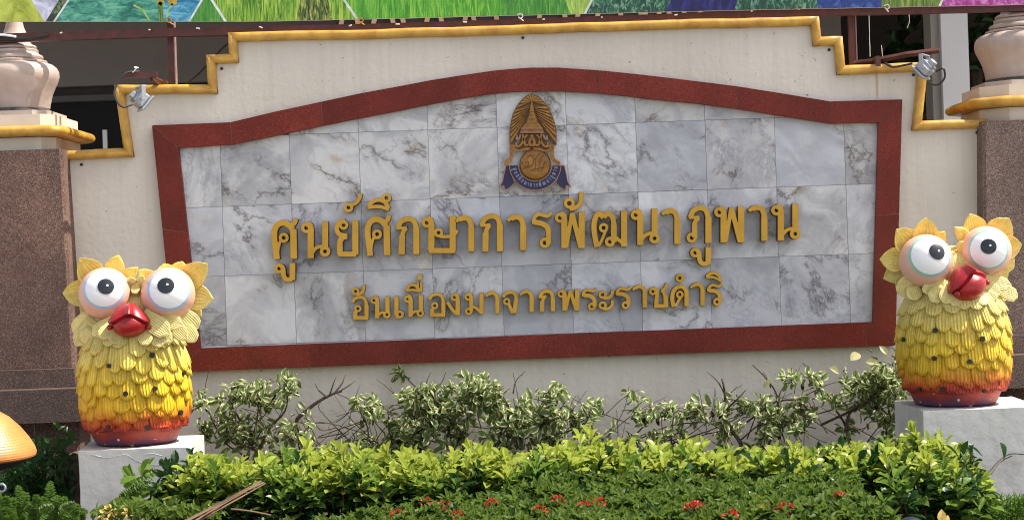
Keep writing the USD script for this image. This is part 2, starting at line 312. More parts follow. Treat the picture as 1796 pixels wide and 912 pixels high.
# ------------------------------------------------------------------ marble sign
sign = thing('marble_sign', 'marble tiled sign with red granite border and raised golden Thai letters', 'sign', (0, YW, 0))
top_out = [(266.4, 220), (404.6, 214.5), (480, 196.5), (564, 178.5), (632, 164), (700, 151.5), (755, 141), (808.5, 132.5), (870, 123.5), (930, 118.8), (980, 118.8), (1052, 123.7), (1100, 128.5), (1150, 134), (1220, 142.5), (1293, 151.6), (1375, 164.5), (1456, 178), (1582.6, 174.3)]
top_in = [(314, 260.5), (407, 254.6), (480, 240), (566, 221.7), (632, 208.3), (700, 195.4), (755, 184), (808.5, 174), (855, 166.5), (905, 161.8), (979.6, 161), (1052, 165), (1100, 169.8), (1150, 176), (1220, 182.5), (1293, 192), (1375, 205), (1456, 217.8), (1540, 215.8)]
BL_o, BR_o, BL_i, BR_i = (310, 652.5), (1570.4, 606), (352.6, 610), (1530, 564)
YF = YW - .035
tw = lambda p: tuple(U(p[0], p[1], YW - .03)[[0, 2]])
def block(pts, k):
    p = Polygon([tw(q) for q in pts]).buffer(-.0012, join_style=2)
    obj('granite_block', slab(p, YF + rng.uniform(-.0008, .0008), .035), GRAN[k % 3], sign)
cuts = [0, 1, 3, 7, 11, 15, 17, 18]
frame_poly = Polygon([tw(q) for q in top_out + [BR_o, BL_o]]).difference(Polygon([tw(q) for q in top_in + [BR_i, BL_i]]).buffer(.003)).buffer(-.002)
obj('joint_mortar', slab(frame_poly, YF + .0022, .030), mat('pale_mortar', (.34, .19, .15), .9, .3, 40.), sign)
for k in range(len(cuts) - 1):
    a, b = cuts[k], cuts[k + 1]; block(top_out[a:b + 1] + top_in[a:b + 1][::-1], (k * 2) % 3)
def lerp(a, b, t): return (a[0] + (b[0] - a[0]) * t, a[1] + (b[1] - a[1]) * t)
for k, (t0, t1) in enumerate(((0, .42), (.42, 1))):
    block([lerp(top_out[0], BL_o, t0), lerp(top_in[0], BL_i, t0), lerp(top_in[0], BL_i, t1), lerp(top_out[0], BL_o, t1)], k + 1)
for k, (t0, t1) in enumerate(((0, .465), (.465, 1))):
    block([lerp(top_in[-1], BR_i, t0), lerp(top_out[-1], BR_o, t0), lerp(top_out[-1], BR_o, t1), lerp(top_in[-1], BR_i, t1)], k)
bc = [0, .1866, .381, .574, .766, .96, 1]
bi = [0, .163, .3715, .578, .783, .99, 1]
for k in range(6):
    block([lerp(BL_i, BR_i, bi[k]), lerp(BL_i, BR_i, bi[k + 1]), lerp(BL_o, BR_o, bc[k + 1]), lerp(BL_o, BR_o, bc[k])] if k < 5 else
          [lerp(BL_i, BR_i, bi[5]), BR_i, BR_o, lerp(BL_o, BR_o, bc[5])], k + k // 2)
inner = Polygon([tw(p) for p in top_in + [BR_i, BL_i]])
YT = YW - .012
obj('grout_bed', slab(inner.buffer(.004), YW - .004, .004), M['gap'], sign)
c0 = U(876, 345.5, YT); T = 121.6 * YT / FPX
pattern = [[1, 0, 1, 0, 2, 3, 2, 0, 3, 3, 1, 3, 2], [0, 2, 2, 3, 2, 3, 2, 0, 1, 3, 1, 3, 3], [0, 1, 0, 1, 2, 1, 1, 2, 0, 0, 2, 0, 2], [1, 1, 0, 2, 0, 0, 1, 1, 0, 1, 1, 0, 0], [1, 1, 0, 2, 0, 0, 1, 1, 0, 1, 1, 0, 0]]
for r in range(-2, 3):
    for c in range(-6, 7):
        x0, z0 = c0[0] + c * T, c0[2] - (r + 1) * T
        t = sbox(x0 + .0007, z0 + .0007, x0 + T - .0007, z0 + T - .0007).intersection(inner.buffer(.003))
        if t.is_empty or t.area < 2e-4: continue
        obj('marble_tile', slab(t, YT + rng.uniform(-.0006, .0006), .008), MARB[pattern[r + 2][c + 6]], sign)

# ---- lettering: each glyph is strokes traced in enlarged-photo units and given real depth
def R(x, y, r, w): return ('ring', x, y, r, w)
def S(w, *p): return ('s', w, p)
def L(w, *p): return ('l', w, p)
def so_sala(dx, dy): return [(o, dx, dy) for o in (S(48, (130, 683), (116, 575), (106, 490), (108, 430), (128, 385), (165, 362), (205, 362), (245, 388), (268, 420)), L(54, (280, 678), (274, 415)), S(38, (245, 388), (282, 365), (298, 322)), R(190, 492, 31, 27), S(25, (168, 512), (150, 545), (138, 600), (134, 670)))]
def no_nu(dx, dy): return [(o, dx, dy) for o in (R(390, 405, 32, 28), S(46, (392, 372), (420, 378), (432, 420), (432, 500)), L(52, (430, 420), (430, 673)), S(30, (440, 628), (475, 585), (520, 568), (545, 578)), R(557, 613, 32, 30), L(50, (558, 585), (558, 348)))]
def sara_aa(dx, dy): return [(o, dx, dy) for o in (S(30, (152, 350), (165, 335), (190, 322)), S(44, (180, 330), (225, 316), (265, 332), (284, 380), (287, 440)), L(52, (287, 400), (287, 613)))]
def ko_kai(dx, dy): return [(o, dx, dy) for o in (L(52, (1238, 640), (1242, 470)), S(38, (1243, 480), (1252, 440), (1278, 405)), L(24, (1192, 410), (1285, 402)), S(42, (1203, 405), (1235, 348), (1300, 325), (1350, 350), (1370, 420)), L(52, (1368, 400), (1368, 638)))]
def pho_phan(dx, dy): return [(o, dx, dy) for o in (R(1075, 315, 32, 28), S(46, (1078, 283), (1105, 290), (1113, 330), (1113, 400)), L(52, (1113, 330), (1113, 585)), L(34, (1130, 575), (1182, 275)), L(40, (1182, 275), (1258, 575)), L(52, (1268, 585), (1268, 262)))]
def sara_uu(dx, dy): return [(o, dx, dy) for o in (R(150, 765, 30, 27), S(38, (168, 740), (184, 770), (190, 830), (215, 862), (265, 860)), L(46, (266, 868), (268, 716)))]
A_ = (460, 320, 5.066); B_ = (770, 320, 5.066); C_ = (1090, 320, 5.066); D_ = (600, 465, 5.282); E_ = (940, 465, 5.131)
def raw(*o): return [(x, 0, 0) for x in o]
BIG = [(A_, 'l', so_sala(0, 0)), (A_, 'v', sara_uu(0, 0)), (A_, 'l', no_nu(0, 0)),
    (A_, 'l', raw(R(722, 380, 29, 26), S(38, (735, 348), (690, 350), (662, 390), (668, 440), (700, 468), (755, 475)), S(46, (752, 478), (712, 490), (690, 530), (688, 600)), L(48, (688, 560), (690, 640)), L(42, (675, 637), (835, 637)), L(52, (826, 640), (826, 340)))),
    (A_, 'v', raw(R(765, 225, 29, 26), S(30, (785, 200), (825, 188), (858, 155), (875, 100)))),
    (A_, 'l', so_sala(830, -31)),
    (A_, 'v', raw(S(34, (945, 218), (972, 178), (1030, 155), (1085, 172), (1125, 232)), S(30, (940, 222), (1040, 216), (1125, 240)), R(1103, 138, 30, 26))),
    (A_, 'l', ko_kai(0, 0)),
    (A_, 'l', raw(R(1462, 357, 32, 28), S(46, (1465, 325), (1492, 332), (1502, 370), (1502, 440)), L(52, (1502, 380), (1502, 606)), L(44, (1480, 606), (1714, 606)), R(1566, 447, 29, 26), S(28, (1575, 480), (1650, 482), (1705, 462), (1735, 428)), L(52, (1692, 608), (1692, 300)))),
    (B_, 'l', sara_aa(0, 0)), (B_, 'l', ko_kai(-827, -25)), (B_, 'l', sara_aa(461, -9)),
    (B_, 'l', raw(S(32, (998, 270), (960, 300), (890, 284), (852, 308), (838, 352)), L(28, (825, 356), (880, 356)), S(44, (845, 354), (905, 364), (955, 392), (972, 440), (972, 545)), R(940, 537, 33, 29))),
    (B_, 'l', pho_phan(0, 0)), (B_, 'v', raw(R(1158, 187, 35, 28), S(36, (1160, 236), (1215, 225), (1256, 180), (1265, 86)))),
    (B_, 'l', raw(S(44, (1403, 575), (1385, 480), (1376, 380), (1395, 302), (1425, 278), (1462, 312)), S(42, (1462, 312), (1495, 278), (1538, 305), (1553, 370), (1553, 440)), L(50, (1553, 370), (1553, 530)), R(1462, 404, 30, 25), S(25, (1478, 432), (1448, 510), (1415, 570)), R(1518, 528, 31, 29), S(28, (1550, 470), (1590, 505), (1640, 550)), L(52, (1644, 570), (1644, 252)))),
    (C_, 'l', no_nu(-263, -115)), (C_, 'l', sara_aa(210, -64)),
    (C_, 'l', raw(R(625, 492, 32, 28), L(44, (650, 490), (650, 360)), S(36, (648, 400), (655, 350), (684, 318)), L(24, (598, 315), (692, 308)), S(42, (610, 312), (642, 250), (702, 227), (752, 252), (773, 325)), L(52, (773, 305), (773, 540)))),
    (C_, 'v', sara_uu(505, -140)), (C_, 'l', pho_phan(-205, -50)), (C_, 'l', sara_aa(983, -93)), (C_, 'l', no_nu(987, -156))]
def o_ang(dx, dy): return [(o, dx, dy) for o in (S(28, (98, 345), (118, 312), (165, 296), (208, 312), (225, 365), (226, 420)), L(36, (226, 370), (226, 492)), L(34, (102, 488), (242, 488)), L(36, (122, 490), (122, 425)), R(146, 402, 24, 20))]
def no_small(dx, dy): return [(o, dx, dy) for o in (R(297, 325, 24, 20), S(34, (298, 301), (318, 306), (325, 340), (325, 380)), L(38, (325, 335), (325, 492)), S(22, (335, 465), (365, 440), (400, 440)), R(415, 458, 24, 22), L(38, (420, 440), (420, 290)))]
def aa_small(dx, dy): return [(o, dx, dy) for o in (S(22, (1332, 292), (1345, 275), (1365, 264)), S(32, (1355, 268), (1395, 256), (1428, 280), (1438, 320), (1438, 350)), L(38, (1438, 310), (1438, 448)))]
def ro_small(dx, dy): return [(o, dx, dy) for o in (S(24, (548, 212), (515, 234), (462, 222), (432, 242), (424, 270)), L(20, (413, 272), (450, 272)), S(34, (430, 271), (482, 276), (520, 302), (528, 340), (526, 372)), R(502, 373, 25, 22))]
SMALL = [(D_, 'l', o_ang(0, 0)), (D_, 'v', raw(R(125, 243, 25, 21), S(26, (130, 276), (172, 264), (198, 228), (203, 182)))), (D_, 'l', no_small(0, 0)),
    (D_, 'l', raw(L(38, (503, 290), (503, 465)), R(535, 456, 26, 23), L(26, (495, 475), (530, 484)))),
    (D_, 'l', no_small(310, -12)), (D_, 'v', raw(S(26, (595, 230), (622, 192), (660, 182), (690, 200), (718, 238)), S(22, (590, 234), (660, 230), (725, 242)), L(20, (702, 158), (702, 210)), L(22, (732, 158), (732, 246)))),
    (D_, 'v', raw(L(40, (720, 85), (717, 138)))),
    (D_, 'l', o_ang(712, -27)), (D_, 'l', raw(R(1042, 297, 25, 21), S(34, (1045, 272), (1063, 278), (1071, 310), (1071, 360)), L(38, (1071, 310), (1071, 462)), S(28, (1062, 452), (1020, 410), (975, 340)))),
    (D_, 'l', raw(R(1167, 295, 24, 20), S(34, (1168, 271), (1188, 276), (1196, 305), (1196, 350)), L(36, (1196, 305), (1196, 425)), R(1172, 428, 24, 22), S(24, (1205, 385), (1240, 395), (1285, 438)), L(38, (1292, 452), (1292, 255)))),
    (D_, 'l', aa_small(0, 0)), (D_, 'l', raw(S(30, (1490, 295), (1518, 262), (1568, 250), (1604, 272), (1614, 330)), L(38, (1612, 320), (1596, 445)), R(1525, 337, 24, 20), S(28, (1542, 355), (1562, 400), (1580, 445)))),
    (D_, 'l', aa_small(318, -14)),
    (E_, 'l', raw(L(38, (53, 422), (56, 325)), S(26, (58, 335), (66, 305), (84, 282)), L(18, (26, 294), (92, 276)), S(32, (34, 290), (60, 246), (100, 232), (140, 252), (153, 310)), L(38, (153, 295), (151, 415)))),
    (E_, 'l', raw(R(228, 258, 25, 20), S(34, (230, 233), (248, 238), (257, 270), (257, 310)), L(38, (257, 265), (257, 410)), L(26, (268, 400), (308, 228)), L(30, (308, 228), (362, 402)), L(38, (371, 408), (371, 215)))),
    (E_, 'l', ro_small(0, 0)), (E_, 'v', raw(R(600, 266, 26, 22), S(26, (606, 296), (650, 294), (682, 268), (690, 222)))), (E_, 'v', raw(R(600, 362, 26, 22), S(26, (606, 393), (650, 391), (682, 365), (690, 319)))),
    (E_, 'l', ro_small(305, -13)), (E_, 'l', aa_small(-458, -65)),
    (E_, 'l', raw(R(1053, 235, 25, 21), S(32, (1056, 210), (1080, 218), (1092, 250), (1085, 300), (1085, 345)), L(36, (1085, 310), (1082, 370)), L(32, (1066, 368), (1188, 366)), L(38, (1170, 368), (1166, 270)), S(28, (1166, 290), (1150, 245), (1128, 228)), S(28, (1135, 228), (1165, 205), (1180, 165)))),
    (E_, 'l', raw(S(34, (1240, 375), (1226, 310), (1236, 240), (1275, 198), (1325, 198), (1354, 240), (1356, 290)), L(38, (1356, 260), (1356, 370)), R(1295, 265, 25, 20), S(24, (1302, 290), (1275, 335), (1252, 374)))),
    (E_, 'v', raw(R(1295, 116, 27, 24))), (E_, 'l', aa_small(62, -85)), (E_, 'l', ro_small(1128, -43)),
    (E_, 'v', raw(S(26, (1535, 102), (1562, 80), (1608, 72), (1648, 98), (1664, 142)), S(20, (1530, 108), (1600, 110), (1664, 144))))]
def glyph(frame, parts, Y):
    ox, oy, s = frame; out = []
    def W(x, y): return tw2(ox + x / s, oy + y / s)
    def tw2(x, y): p = U(x, y, Y); return (p[0], p[2])
    k = Y / FPX / s
    for o, dx, dy in parts:
        if o[0] == 'ring':
            c = Point(W(o[1] + dx, o[2] + dy)); r, w = o[3] * k, o[4] * k * 1.0
            out.append(c.buffer(r + w / 2, 24).difference(c.buffer(max(r - w / 2, .001), 20)))
        else:
            p = [(a + dx, b + dy) for a, b in o[2]]
            if o[0] == 's': p = [tuple(q) for q in spline(p, 6)]
            out.append(LineString([W(*q) for q in p]).buffer(o[1] * k / 2 * 1.05, cap_style=2, join_style=1))
    g = unary_union(out).buffer(.0008).buffer(-.0008)
    return g.simplify(.0004)
YL = YT - .044
for frame, kind, parts in BIG:
    gs = glyph(frame, parts, YL); lt = obj('large_letter' if kind == 'l' else 'large_vowel_mark', slab(gs, YL, .012), M['letter_gold'], sign)
    obj('letter_return', slab(gs.buffer(.0011), YL + .0123, .027), M['letter_shade'], lt)  # oversized backing, its dark colour paints a shadow outline round the letter
YS = YT - .032
for frame, kind, parts in SMALL:
    gs = glyph(frame, parts, YS); lt = obj('small_letter' if kind == 'l' else 'small_vowel_mark', slab(gs, YS, .009), M['letter_gold'], sign)
    obj('letter_return', slab(gs.buffer(.0009), YS + .0093, .019), M['letter_shade'], lt)  # same painted shade outline behind the small letters

# ------------------------------------------------------------------ emblem
M['emblem_gold'] = mat('emblem_gold', (.31, .14, .017), .36, col2=(.19, .075, .010), scale=40., bevel=.001)
M['emblem_dark'] = mat('emblem_backing', (.13, .062, .016), .55, .3, 40.)
M['navy'] = mat('navy_enamel', (.014, .014, .055), .35, .2, 30.)
M['pale_blue'] = mat('pale_enamel', (.20, .21, .32), .5, .1, 20.)
M['copper'] = mat('emblem_edge', (.30, .15, .09), .45, .1, 20.)
YE = YT - .018
em = thing('emblem', 'golden crown emblem with ray halo and navy ribbon, top centre of marble', 'emblem', U(941, 250, YE))
def ew(x, y, Y=YE): p = U(850 + x / 4.56, 150 + y / 4.56, Y); return (p[0], p[2])
ek = YE / FPX / 4.56
def epoly(pts, sm=False): return Polygon([ew(*q) for q in (spline(pts, 5) if sm else pts)]).buffer(0)
half_r = [(375, 72), (440, 105), (500, 175), (545, 270), (566, 360), (568, 470)]
half_l = [(375, 72), (310, 112), (245, 200), (218, 290), (206, 370), (208, 478)]
halo = epoly(list(spline(half_r)) + [(540, 445), (470, 330), (375, 240), (290, 330), (240, 450)] + list(spline(half_l)[::-1]))
obj('halo_backing', slab(halo.buffer(.004), YE, .016), M['emblem_dark'], em)
hl, hr = spline(half_l, 8), spline(half_r, 8)
for side, h, inner_end in ((0, hl, (262, 432)), (1, hr, (505, 432))):
    idx = np.linspace(0, len(h) - 1, 14).astype(int)
    pin = np.array([375, 128])
    for k in range(13):
        a, b = h[idx[k]], h[idx[k + 1]]; t = (k + .5) / 13
        root = pin + (np.array(inner_end) - pin) * (0.04 + .50 * t ** 1.6) if k > 4 else pin + (np.array([375, 100]) - pin) * 0
        m_ = (np.array(a) + b) / 2; d = np.array(b) - a
        p = epoly([tuple(root + d * .04), tuple(m_ + d * .36), tuple(m_ + (m_ - root) * .02), tuple(m_ - d * .36), tuple(root - d * .04)])
        if p.is_empty or p.area < 1e-7: continue
        obj('ray', slab(p, YE - .006 - .002 * (k % 2), .008), M['emblem_gold'], em)
crown = [(372, 120), (380, 120), (386, 160), (394, 200), (396, 232), (404, 236), (406, 262), (414, 266), (418, 296), (434, 306), (452, 330), (466, 348), (470, 384), (285, 384), (290, 350), (304, 332), (322, 308), (338, 298), (342, 268), (350, 264), (352, 238), (360, 234), (362, 200), (368, 160)]
cr = obj('crown', slab(epoly(crown), YE - .010, .012), M['emblem_gold'], em)
for y, w in ((205, 18), (234, 24), (264, 32), (298, 44), (346, 86), (378, 94)):
    obj('crown_tier', slab(LineString([ew(377 - w, y), ew(377 + w, y)]).buffer(4.5 * ek, cap_style=2), YE - .014, .006), M['emblem_gold'] if y < 340 else M['copper'], cr)
body = [(282, 388), (472, 388), (486, 430), (500, 440), (516, 470), (520, 505), (470, 520), (440, 500), (400, 512), (350, 500), (318, 520), (262, 505), (268, 470), (284, 440)]
bk = obj('pedestal_backing', slab(epoly(body), YE - .001, .006), M['emblem_dark'], em)
def ecurve(w, pts, y, d, m, name, par): obj(name, slab(LineString([ew(*q) for q in spline(pts, 6)]).buffer(w * ek / 2), y, d), m, par)
for s in (-1, 1):
    q = lambda x, y: (378 + s * (x - 378), y)
    ecurve(16, [q(395, 470), q(430, 480), q(440, 430), q(420, 400)], YE - .010, .010, M['emblem_gold'], 'scroll', bk)
    ecurve(16, [q(452, 395), q(448, 440), q(470, 480), q(500, 490), q(505, 465)], YE - .010, .010, M['emblem_gold'], 'scroll', bk)
    ecurve(13, [q(470, 400), q(480, 425), q(500, 430), q(495, 408)], YE - .009, .009, M['copper'], 'scroll', bk)
    ecurve(20, [q(400, 508), q(440, 512), q(480, 525), q(525, 515)], YE - .010, .010, M['emblem_gold'], 'scroll', bk)
    ecurve(30, [q(525, 492), q(540, 520), q(538, 560), q(556, 600), q(590, 622)], YE - .009, .012, M['emblem_gold'], 'guardian_leg', em)
    ecurve(14, [q(520, 490), q(545, 482), q(552, 500)], YE - .011, .012, M['emblem_gold'], 'guardian_curl', em)
ecurve(22, [(366, 480), (360, 450), (378, 420), (396, 450), (390, 480)], YE - .011, .010, M['emblem_gold'], 'centre_figure', bk)
obj('figure_head', slab(Point(ew(378, 408)).buffer(12 * ek), YE - .012, .010), M['emblem_gold'], bk)
cdisc = Point(ew(404, 632))
obj('disc_backing', slab(cdisc.buffer(126 * ek, 40), YE - .001, .012), M['emblem_dark'], em)
dm = trimesh.creation.icosphere(4); dm.vertices = dm.vertices * [118 * ek, .010, 118 * ek] + [cdisc.x, YE - .004, cdisc.y]
dd = obj('disc', dm, M['emblem_gold'], em, smooth=True)
for pts in ([(300, 610), (318, 650), (350, 640), (345, 610), (325, 620)], [(305, 670), (345, 655), (380, 640), (392, 600), (380, 565), (352, 562), (345, 590)], [(400, 690), (408, 640), (405, 600), (425, 560), (450, 540)], [(425, 690), (440, 640), (448, 590), (468, 560)], [(455, 690), (470, 640), (485, 610)], [(360, 690), (390, 672), (430, 665), (480, 655)]):
    P = [ew(*q) for q in spline(pts, 5)]
    cv = np.array([[a, YE - .004 - .0100 * math.sqrt(max(.02, 1 - ((a - cdisc.x) ** 2 + (b - cdisc.y) ** 2) / (118 * ek) ** 2)), b] for a, b in P])
    obj('disc_line', tube(cv, 3.2 * ek, 6), M['emblem_dark'], dd)
ann = cdisc.buffer(206 * ek, 48).difference(cdisc.buffer(136 * ek, 48)).intersection(epoly([(198, 640), (612, 640), (700, 900), (100, 900)]))
rb = obj('ribbon', slab(ann, YE - .006, .014), M['navy'], em)
edge = ann.buffer(4 * ek).difference(ann.buffer(-2.5 * ek)); obj('ribbon_edge', slab(edge, YE - .008, .014), M['copper'], rb)
for s in (-1, 1):
    q = lambda x, y: (404 + s * (x - 404) * (1.0 if s > 0 else 1.0), y)
    tail = [q(608, 640), q(636, 642), q(650, 700), q(664, 770), q(688, 812), q(655, 800), q(640, 838), q(600, 812), q(570, 780), q(590, 720)]
    tp = epoly(tail); t_ = obj('ribbon_tail', slab(tp, YE - .002, .012), M['navy'], em)
    obj('tail_edge', slab(tp.buffer(4 * ek).difference(tp.buffer(-2.5 * ek)), YE - .004, .012), M['copper'], t_)
# the ribbon repeats the large line of the sign in tiny letters along its arc
line0 = np.array(tw((478, 452))); line1 = np.array(tw((1402, 415)))
shapes = [affinity.translate(glyph(f, p, YL), 0, 0) for f, k, p in BIG]
Lx = line1[0] - line0[0]
a0, a1, rad = math.radians(187), math.radians(353), 172 * ek
sc = .062
for s_ in shapes:
    c = s_.centroid; t = (c.x - line0[0]) / Lx; base = line0[1]
    ang = a0 + (a1 - a0) * t
    q = affinity.translate(s_, -c.x, -(base + .05)); q = affinity.scale(q, 20 * ek / .055 * .40, 20 * ek / .055 * .48, origin=(0, 0))
    q = affinity.rotate(q, math.degrees(ang) + 90, origin=(0, 0)); q = affinity.translate(q, cdisc.x + rad * math.cos(ang), cdisc.y + rad * math.sin(ang))
    q = q.buffer(.0003).simplify(.0002)
    obj('ribbon_letter', slab(q, YE - .0075, .003), M['pale_blue'], rb)

# ------------------------------------------------------------------ pillars with urn finials
def octa(hx, hy, ch, z0, z1, cx, cy, cham=0.0):
    base = np.array([(-hx + ch, -hy), (hx - ch, -hy), (hx, -hy + ch), (hx, hy - ch), (hx - ch, hy), (-hx + ch, hy), (-hx, hy - ch), (-hx, -hy + ch)])
    m = trimesh.creation.extrude_polygon(Polygon(base), z1 - z0, engine='earcut'); mv(m, [cx, cy, z0]); return m
def frust(hx0, hx1, dy, ch, z0, z1, cx, cy):
    def ring(h, hy): return [(-h + ch, -hy), (h - ch, -hy), (h, -hy + ch), (h, hy - ch), (h - ch, hy), (-h + ch, hy), (-h, hy - ch), (-h, -hy + ch)]
    v = [(x + cx, y + cy, z0) for x, y in ring(hx0, hx0 + dy)] + [(x + cx, y + cy, z1) for x, y in ring(hx1, hx1 + dy)]
    return trimesh.convex.convex_hull(np.array(v))
def ledge(hx, hy, ch, zc, r, cx, cy):
    """rounded gold moulding round a pillar head"""
    V = []; F = []; n = 9
    for a in np.linspace(-math.pi / 2, math.pi / 2, n):
        o = -r + r * math.cos(a) * 1.0
        x, y = hx + o, hy + o
        V += [(-x + ch, -y), (x - ch, -y), (x, -y + ch), (x, y - ch), (x - ch, y), (-x + ch, y), (-x, y - ch), (-x, -y + ch)]
    zz = np.repeat(zc + r * np.sin(np.linspace(-math.pi / 2, math.pi / 2, n)), 8)
    V = np.column_stack([np.array(V), zz]) + [cx, cy, 0]
    for i in range(n - 1):
        for k in range(8):
            a, b = i * 8 + k, i * 8 + (k + 1) % 8; F += [[a, b, b + 8], [a, b + 8, a + 8]]
    for k in range(1, 7): F += [[0, k + 1, k], [(n - 1) * 8, (n - 1) * 8 + k, (n - 1) * 8 + k + 1]]
    return trimesh.Trimesh(V, F, process=False)
def pillar(cx_px, y_top, label, ulabel, ch, side):
    Yc = 7.22
    c = U(cx_px, y_top, Yc); cx = c[0]
    yf = 6.93
    zt = U(cx_px, y_top, yf)[2]                       # top of the washed gravel shaft
    k = yf / FPX
    hw_t, hw_b = .247, .278
    if side > 0: hw_t, hw_b = .165 + .01, .20 + .015
    hw_t = .247 + (.028 if side < 0 else 0); hw_b = hw_t + .030
    p = thing('gate_pillar', label, 'pillar', (cx, Yc, 0))
    zs = 1.06; hc = .247
    obj('shaft', frust(hw_b, hw_t, .03, .012, zs, zt, cx, Yc), M['gravel' if side < 0 else 'gravel_light'], p)
    obj('base_step', frust(hw_b + .030, hw_b + .024, .06, .012, zs - .078, zs - .001, cx, Yc), M['gravel_dark'], p)
    obj('base_step', frust(hw_b + .085, hw_b + .075, .115, .012, zs - .215, zs - .079, cx, Yc), M['gravel_dark'], p)
    obj('base_step', frust(hw_b + .02, hw_b + .02, .05, .012, 0, zs - .216, cx, Yc), M['gravel_dark'], p)
    obj('neck_block', octa(hc - .025, hc, .05 + ch, zt + .001, zt + .058, cx, Yc), M['cream'], p)
    obj('gold_ledge', ledge(hc + .034, hc + .055, .06 + ch, zt + .083, .0225, cx, Yc), M['gold_paint'], p, smooth=50)
    obj('upper_block', octa(hc - .03, hc - .01, .05 + ch, zt + .107, zt + .158, cx, Yc), M['cream'], p)
    obj('urn_plinth', octa(hc - .065, hc - .05, .06 + ch * .6, zt + .159, zt + .181, cx, Yc), M['urn'], p)
    u = thing('urn_finial', ulabel, 'finial', (cx, Yc, zt + .182))
    s = 1.0
    obj('neck_ring', lathe([(.150, .0), (.150, .012), (.140, .015), (.140, .018)], 64), M['gap'], u, local=True)
    prof = [(.137, .018), (.141, .022), (.146, .05), (.155, .085), (.170, .12), (.182, .145), (.187, .165), (.185, .185), (.176, .203), (.16, .216), (.135, .224)]
    obj('urn_body', lathe(prof, 128, 8, .014, math.pi / 8), M['urn'], u, local=True, smooth=40)
    obj('urn_shoulder', lathe([(.128, .222), (.136, .226), (.136, .234), (.120, .238)], 64), M['urn'], u, local=True, smooth=40)
    obj('urn_ring', lathe([(.108, .238), (.117, .243), (.120, .251), (.116, .259), (.104, .264), (.098, .272), (.100, .282), (.095, .286)], 64), M['urn'], u, local=True, smooth=40)
    obj('urn_ring', lathe([(.078, .286), (.091, .289), (.094, .296), (.088, .303), (.074, .309), (.066, .318), (.066, .328), (.074, .334), (.075, .341), (.068, .345)], 64), M['urn'], u, local=True, smooth=40)
    obj('urn_cone', lathe([(.040, .345), (.056, .352), (.050, .362), (.041, .385), (.034, .415), (.028, .45), (.02, .49), (.010, .53), (.002, .545)], 48), M['urn'], u, local=True, smooth=40)
    return p
pillar(33, 264, 'left brown washed gravel pillar with cream head and gold ledge', 'pinkish cement urn finial on the left pillar', .0, -1)
pillar(1789, 210, 'right brown washed gravel pillar with cream head and gold ledge', 'pinkish cement urn finial on the right pillar', .05, 1)

# ------------------------------------------------------------------ banner frame: bar, posts, banner
YB = 7.135
bar = thing('banner_bar', 'red brown steel rail running above the wall under the printed banner', 'rail', U(898, 48, YB))
pts = [(-120, 73), (60, 66), (300, 57.5), (640, 51), (900, 42.5), (1180, 33), (1420, 22), (1640, 17), (1796, 13), (1920, 9)]
q = [U(a, b, YB) for a, b in pts]; V = []; F = []
for p_ in q:
    for dy, dz in ((-.016, -.019), (.016, -.019), (.016, .019), (-.016, .019)): V.append(p_ + [0, dy, dz])
for i in range(len(q) - 1):
    for k in range(4):
        a, b = i * 4 + k, i * 4 + (k + 1) % 4; F += [[a, a + 4, b + 4], [a, b + 4, b]]
F += [[0, 1, 2], [0, 2, 3], [len(V) - 4, len(V) - 2, len(V) - 3], [len(V) - 4, len(V) - 1, len(V) - 2]]
obj('rail', trimesh.Trimesh(np.array(V), F, process=False), M['steel'], bar)
for k in range(15):   # scraps of white twine and tape left on the rail
    px = float(np.interp(k, [0, 14], [120, 1780])) + rng.uniform(-25, 25); py = np.interp(px, [a for a, b in pts], [b for a, b in pts])
    c = U(px, py - 6, YB - .018); w = rng.uniform(.006, .02)
    m = rbox(w, .004, .006, .0015); rot(m, [0, 1, 0], rng.uniform(-25, 25)); mv(m, c); obj('twine_scrap', m, M['white'], bar)
ch = obj('tape_wrap', tube([U(-40, 68, YB - .02), U(20, 69, YB - .021), U(52, 68, YB - .022), U(84, 62, YB - .02)], .0075, 8), M['black'], bar)
obj('tape_wrap', tube([U(-30, 61, YB - .026), U(8, 62, YB - .028), U(28, 65, YB - .026)], .006, 6), M['white'], bar)
for px, pt, pb, lab in ((300, -60, 154, 'left slim red brown steel post standing on the stepped wall behind the floodlight'), (1497, -60, 118, 'right slim red brown steel post standing on the stepped wall')):
    a, b = U(px - 3, pt, YW + .13), U(px + 1, pb, YW + .13)
    po = thing('banner_post', lab, 'post', (b[0], b[1], b[2]))
    obj('post_tube', bx(b[0] - .0135, b[0] + .0135, b[1] + .012, b[1] + .04, b[2] - .005, a[2]), M['steel'], po)
    obj('post_flange', bx(b[0] + .014, b[0] + .0185, b[1] + .008, b[1] + .045, b[2] - .005, a[2]), mat('worn_post_edge' + ('' if px < 900 else '_b'), (.30, .20, .18), .6, .3, 30.), po)

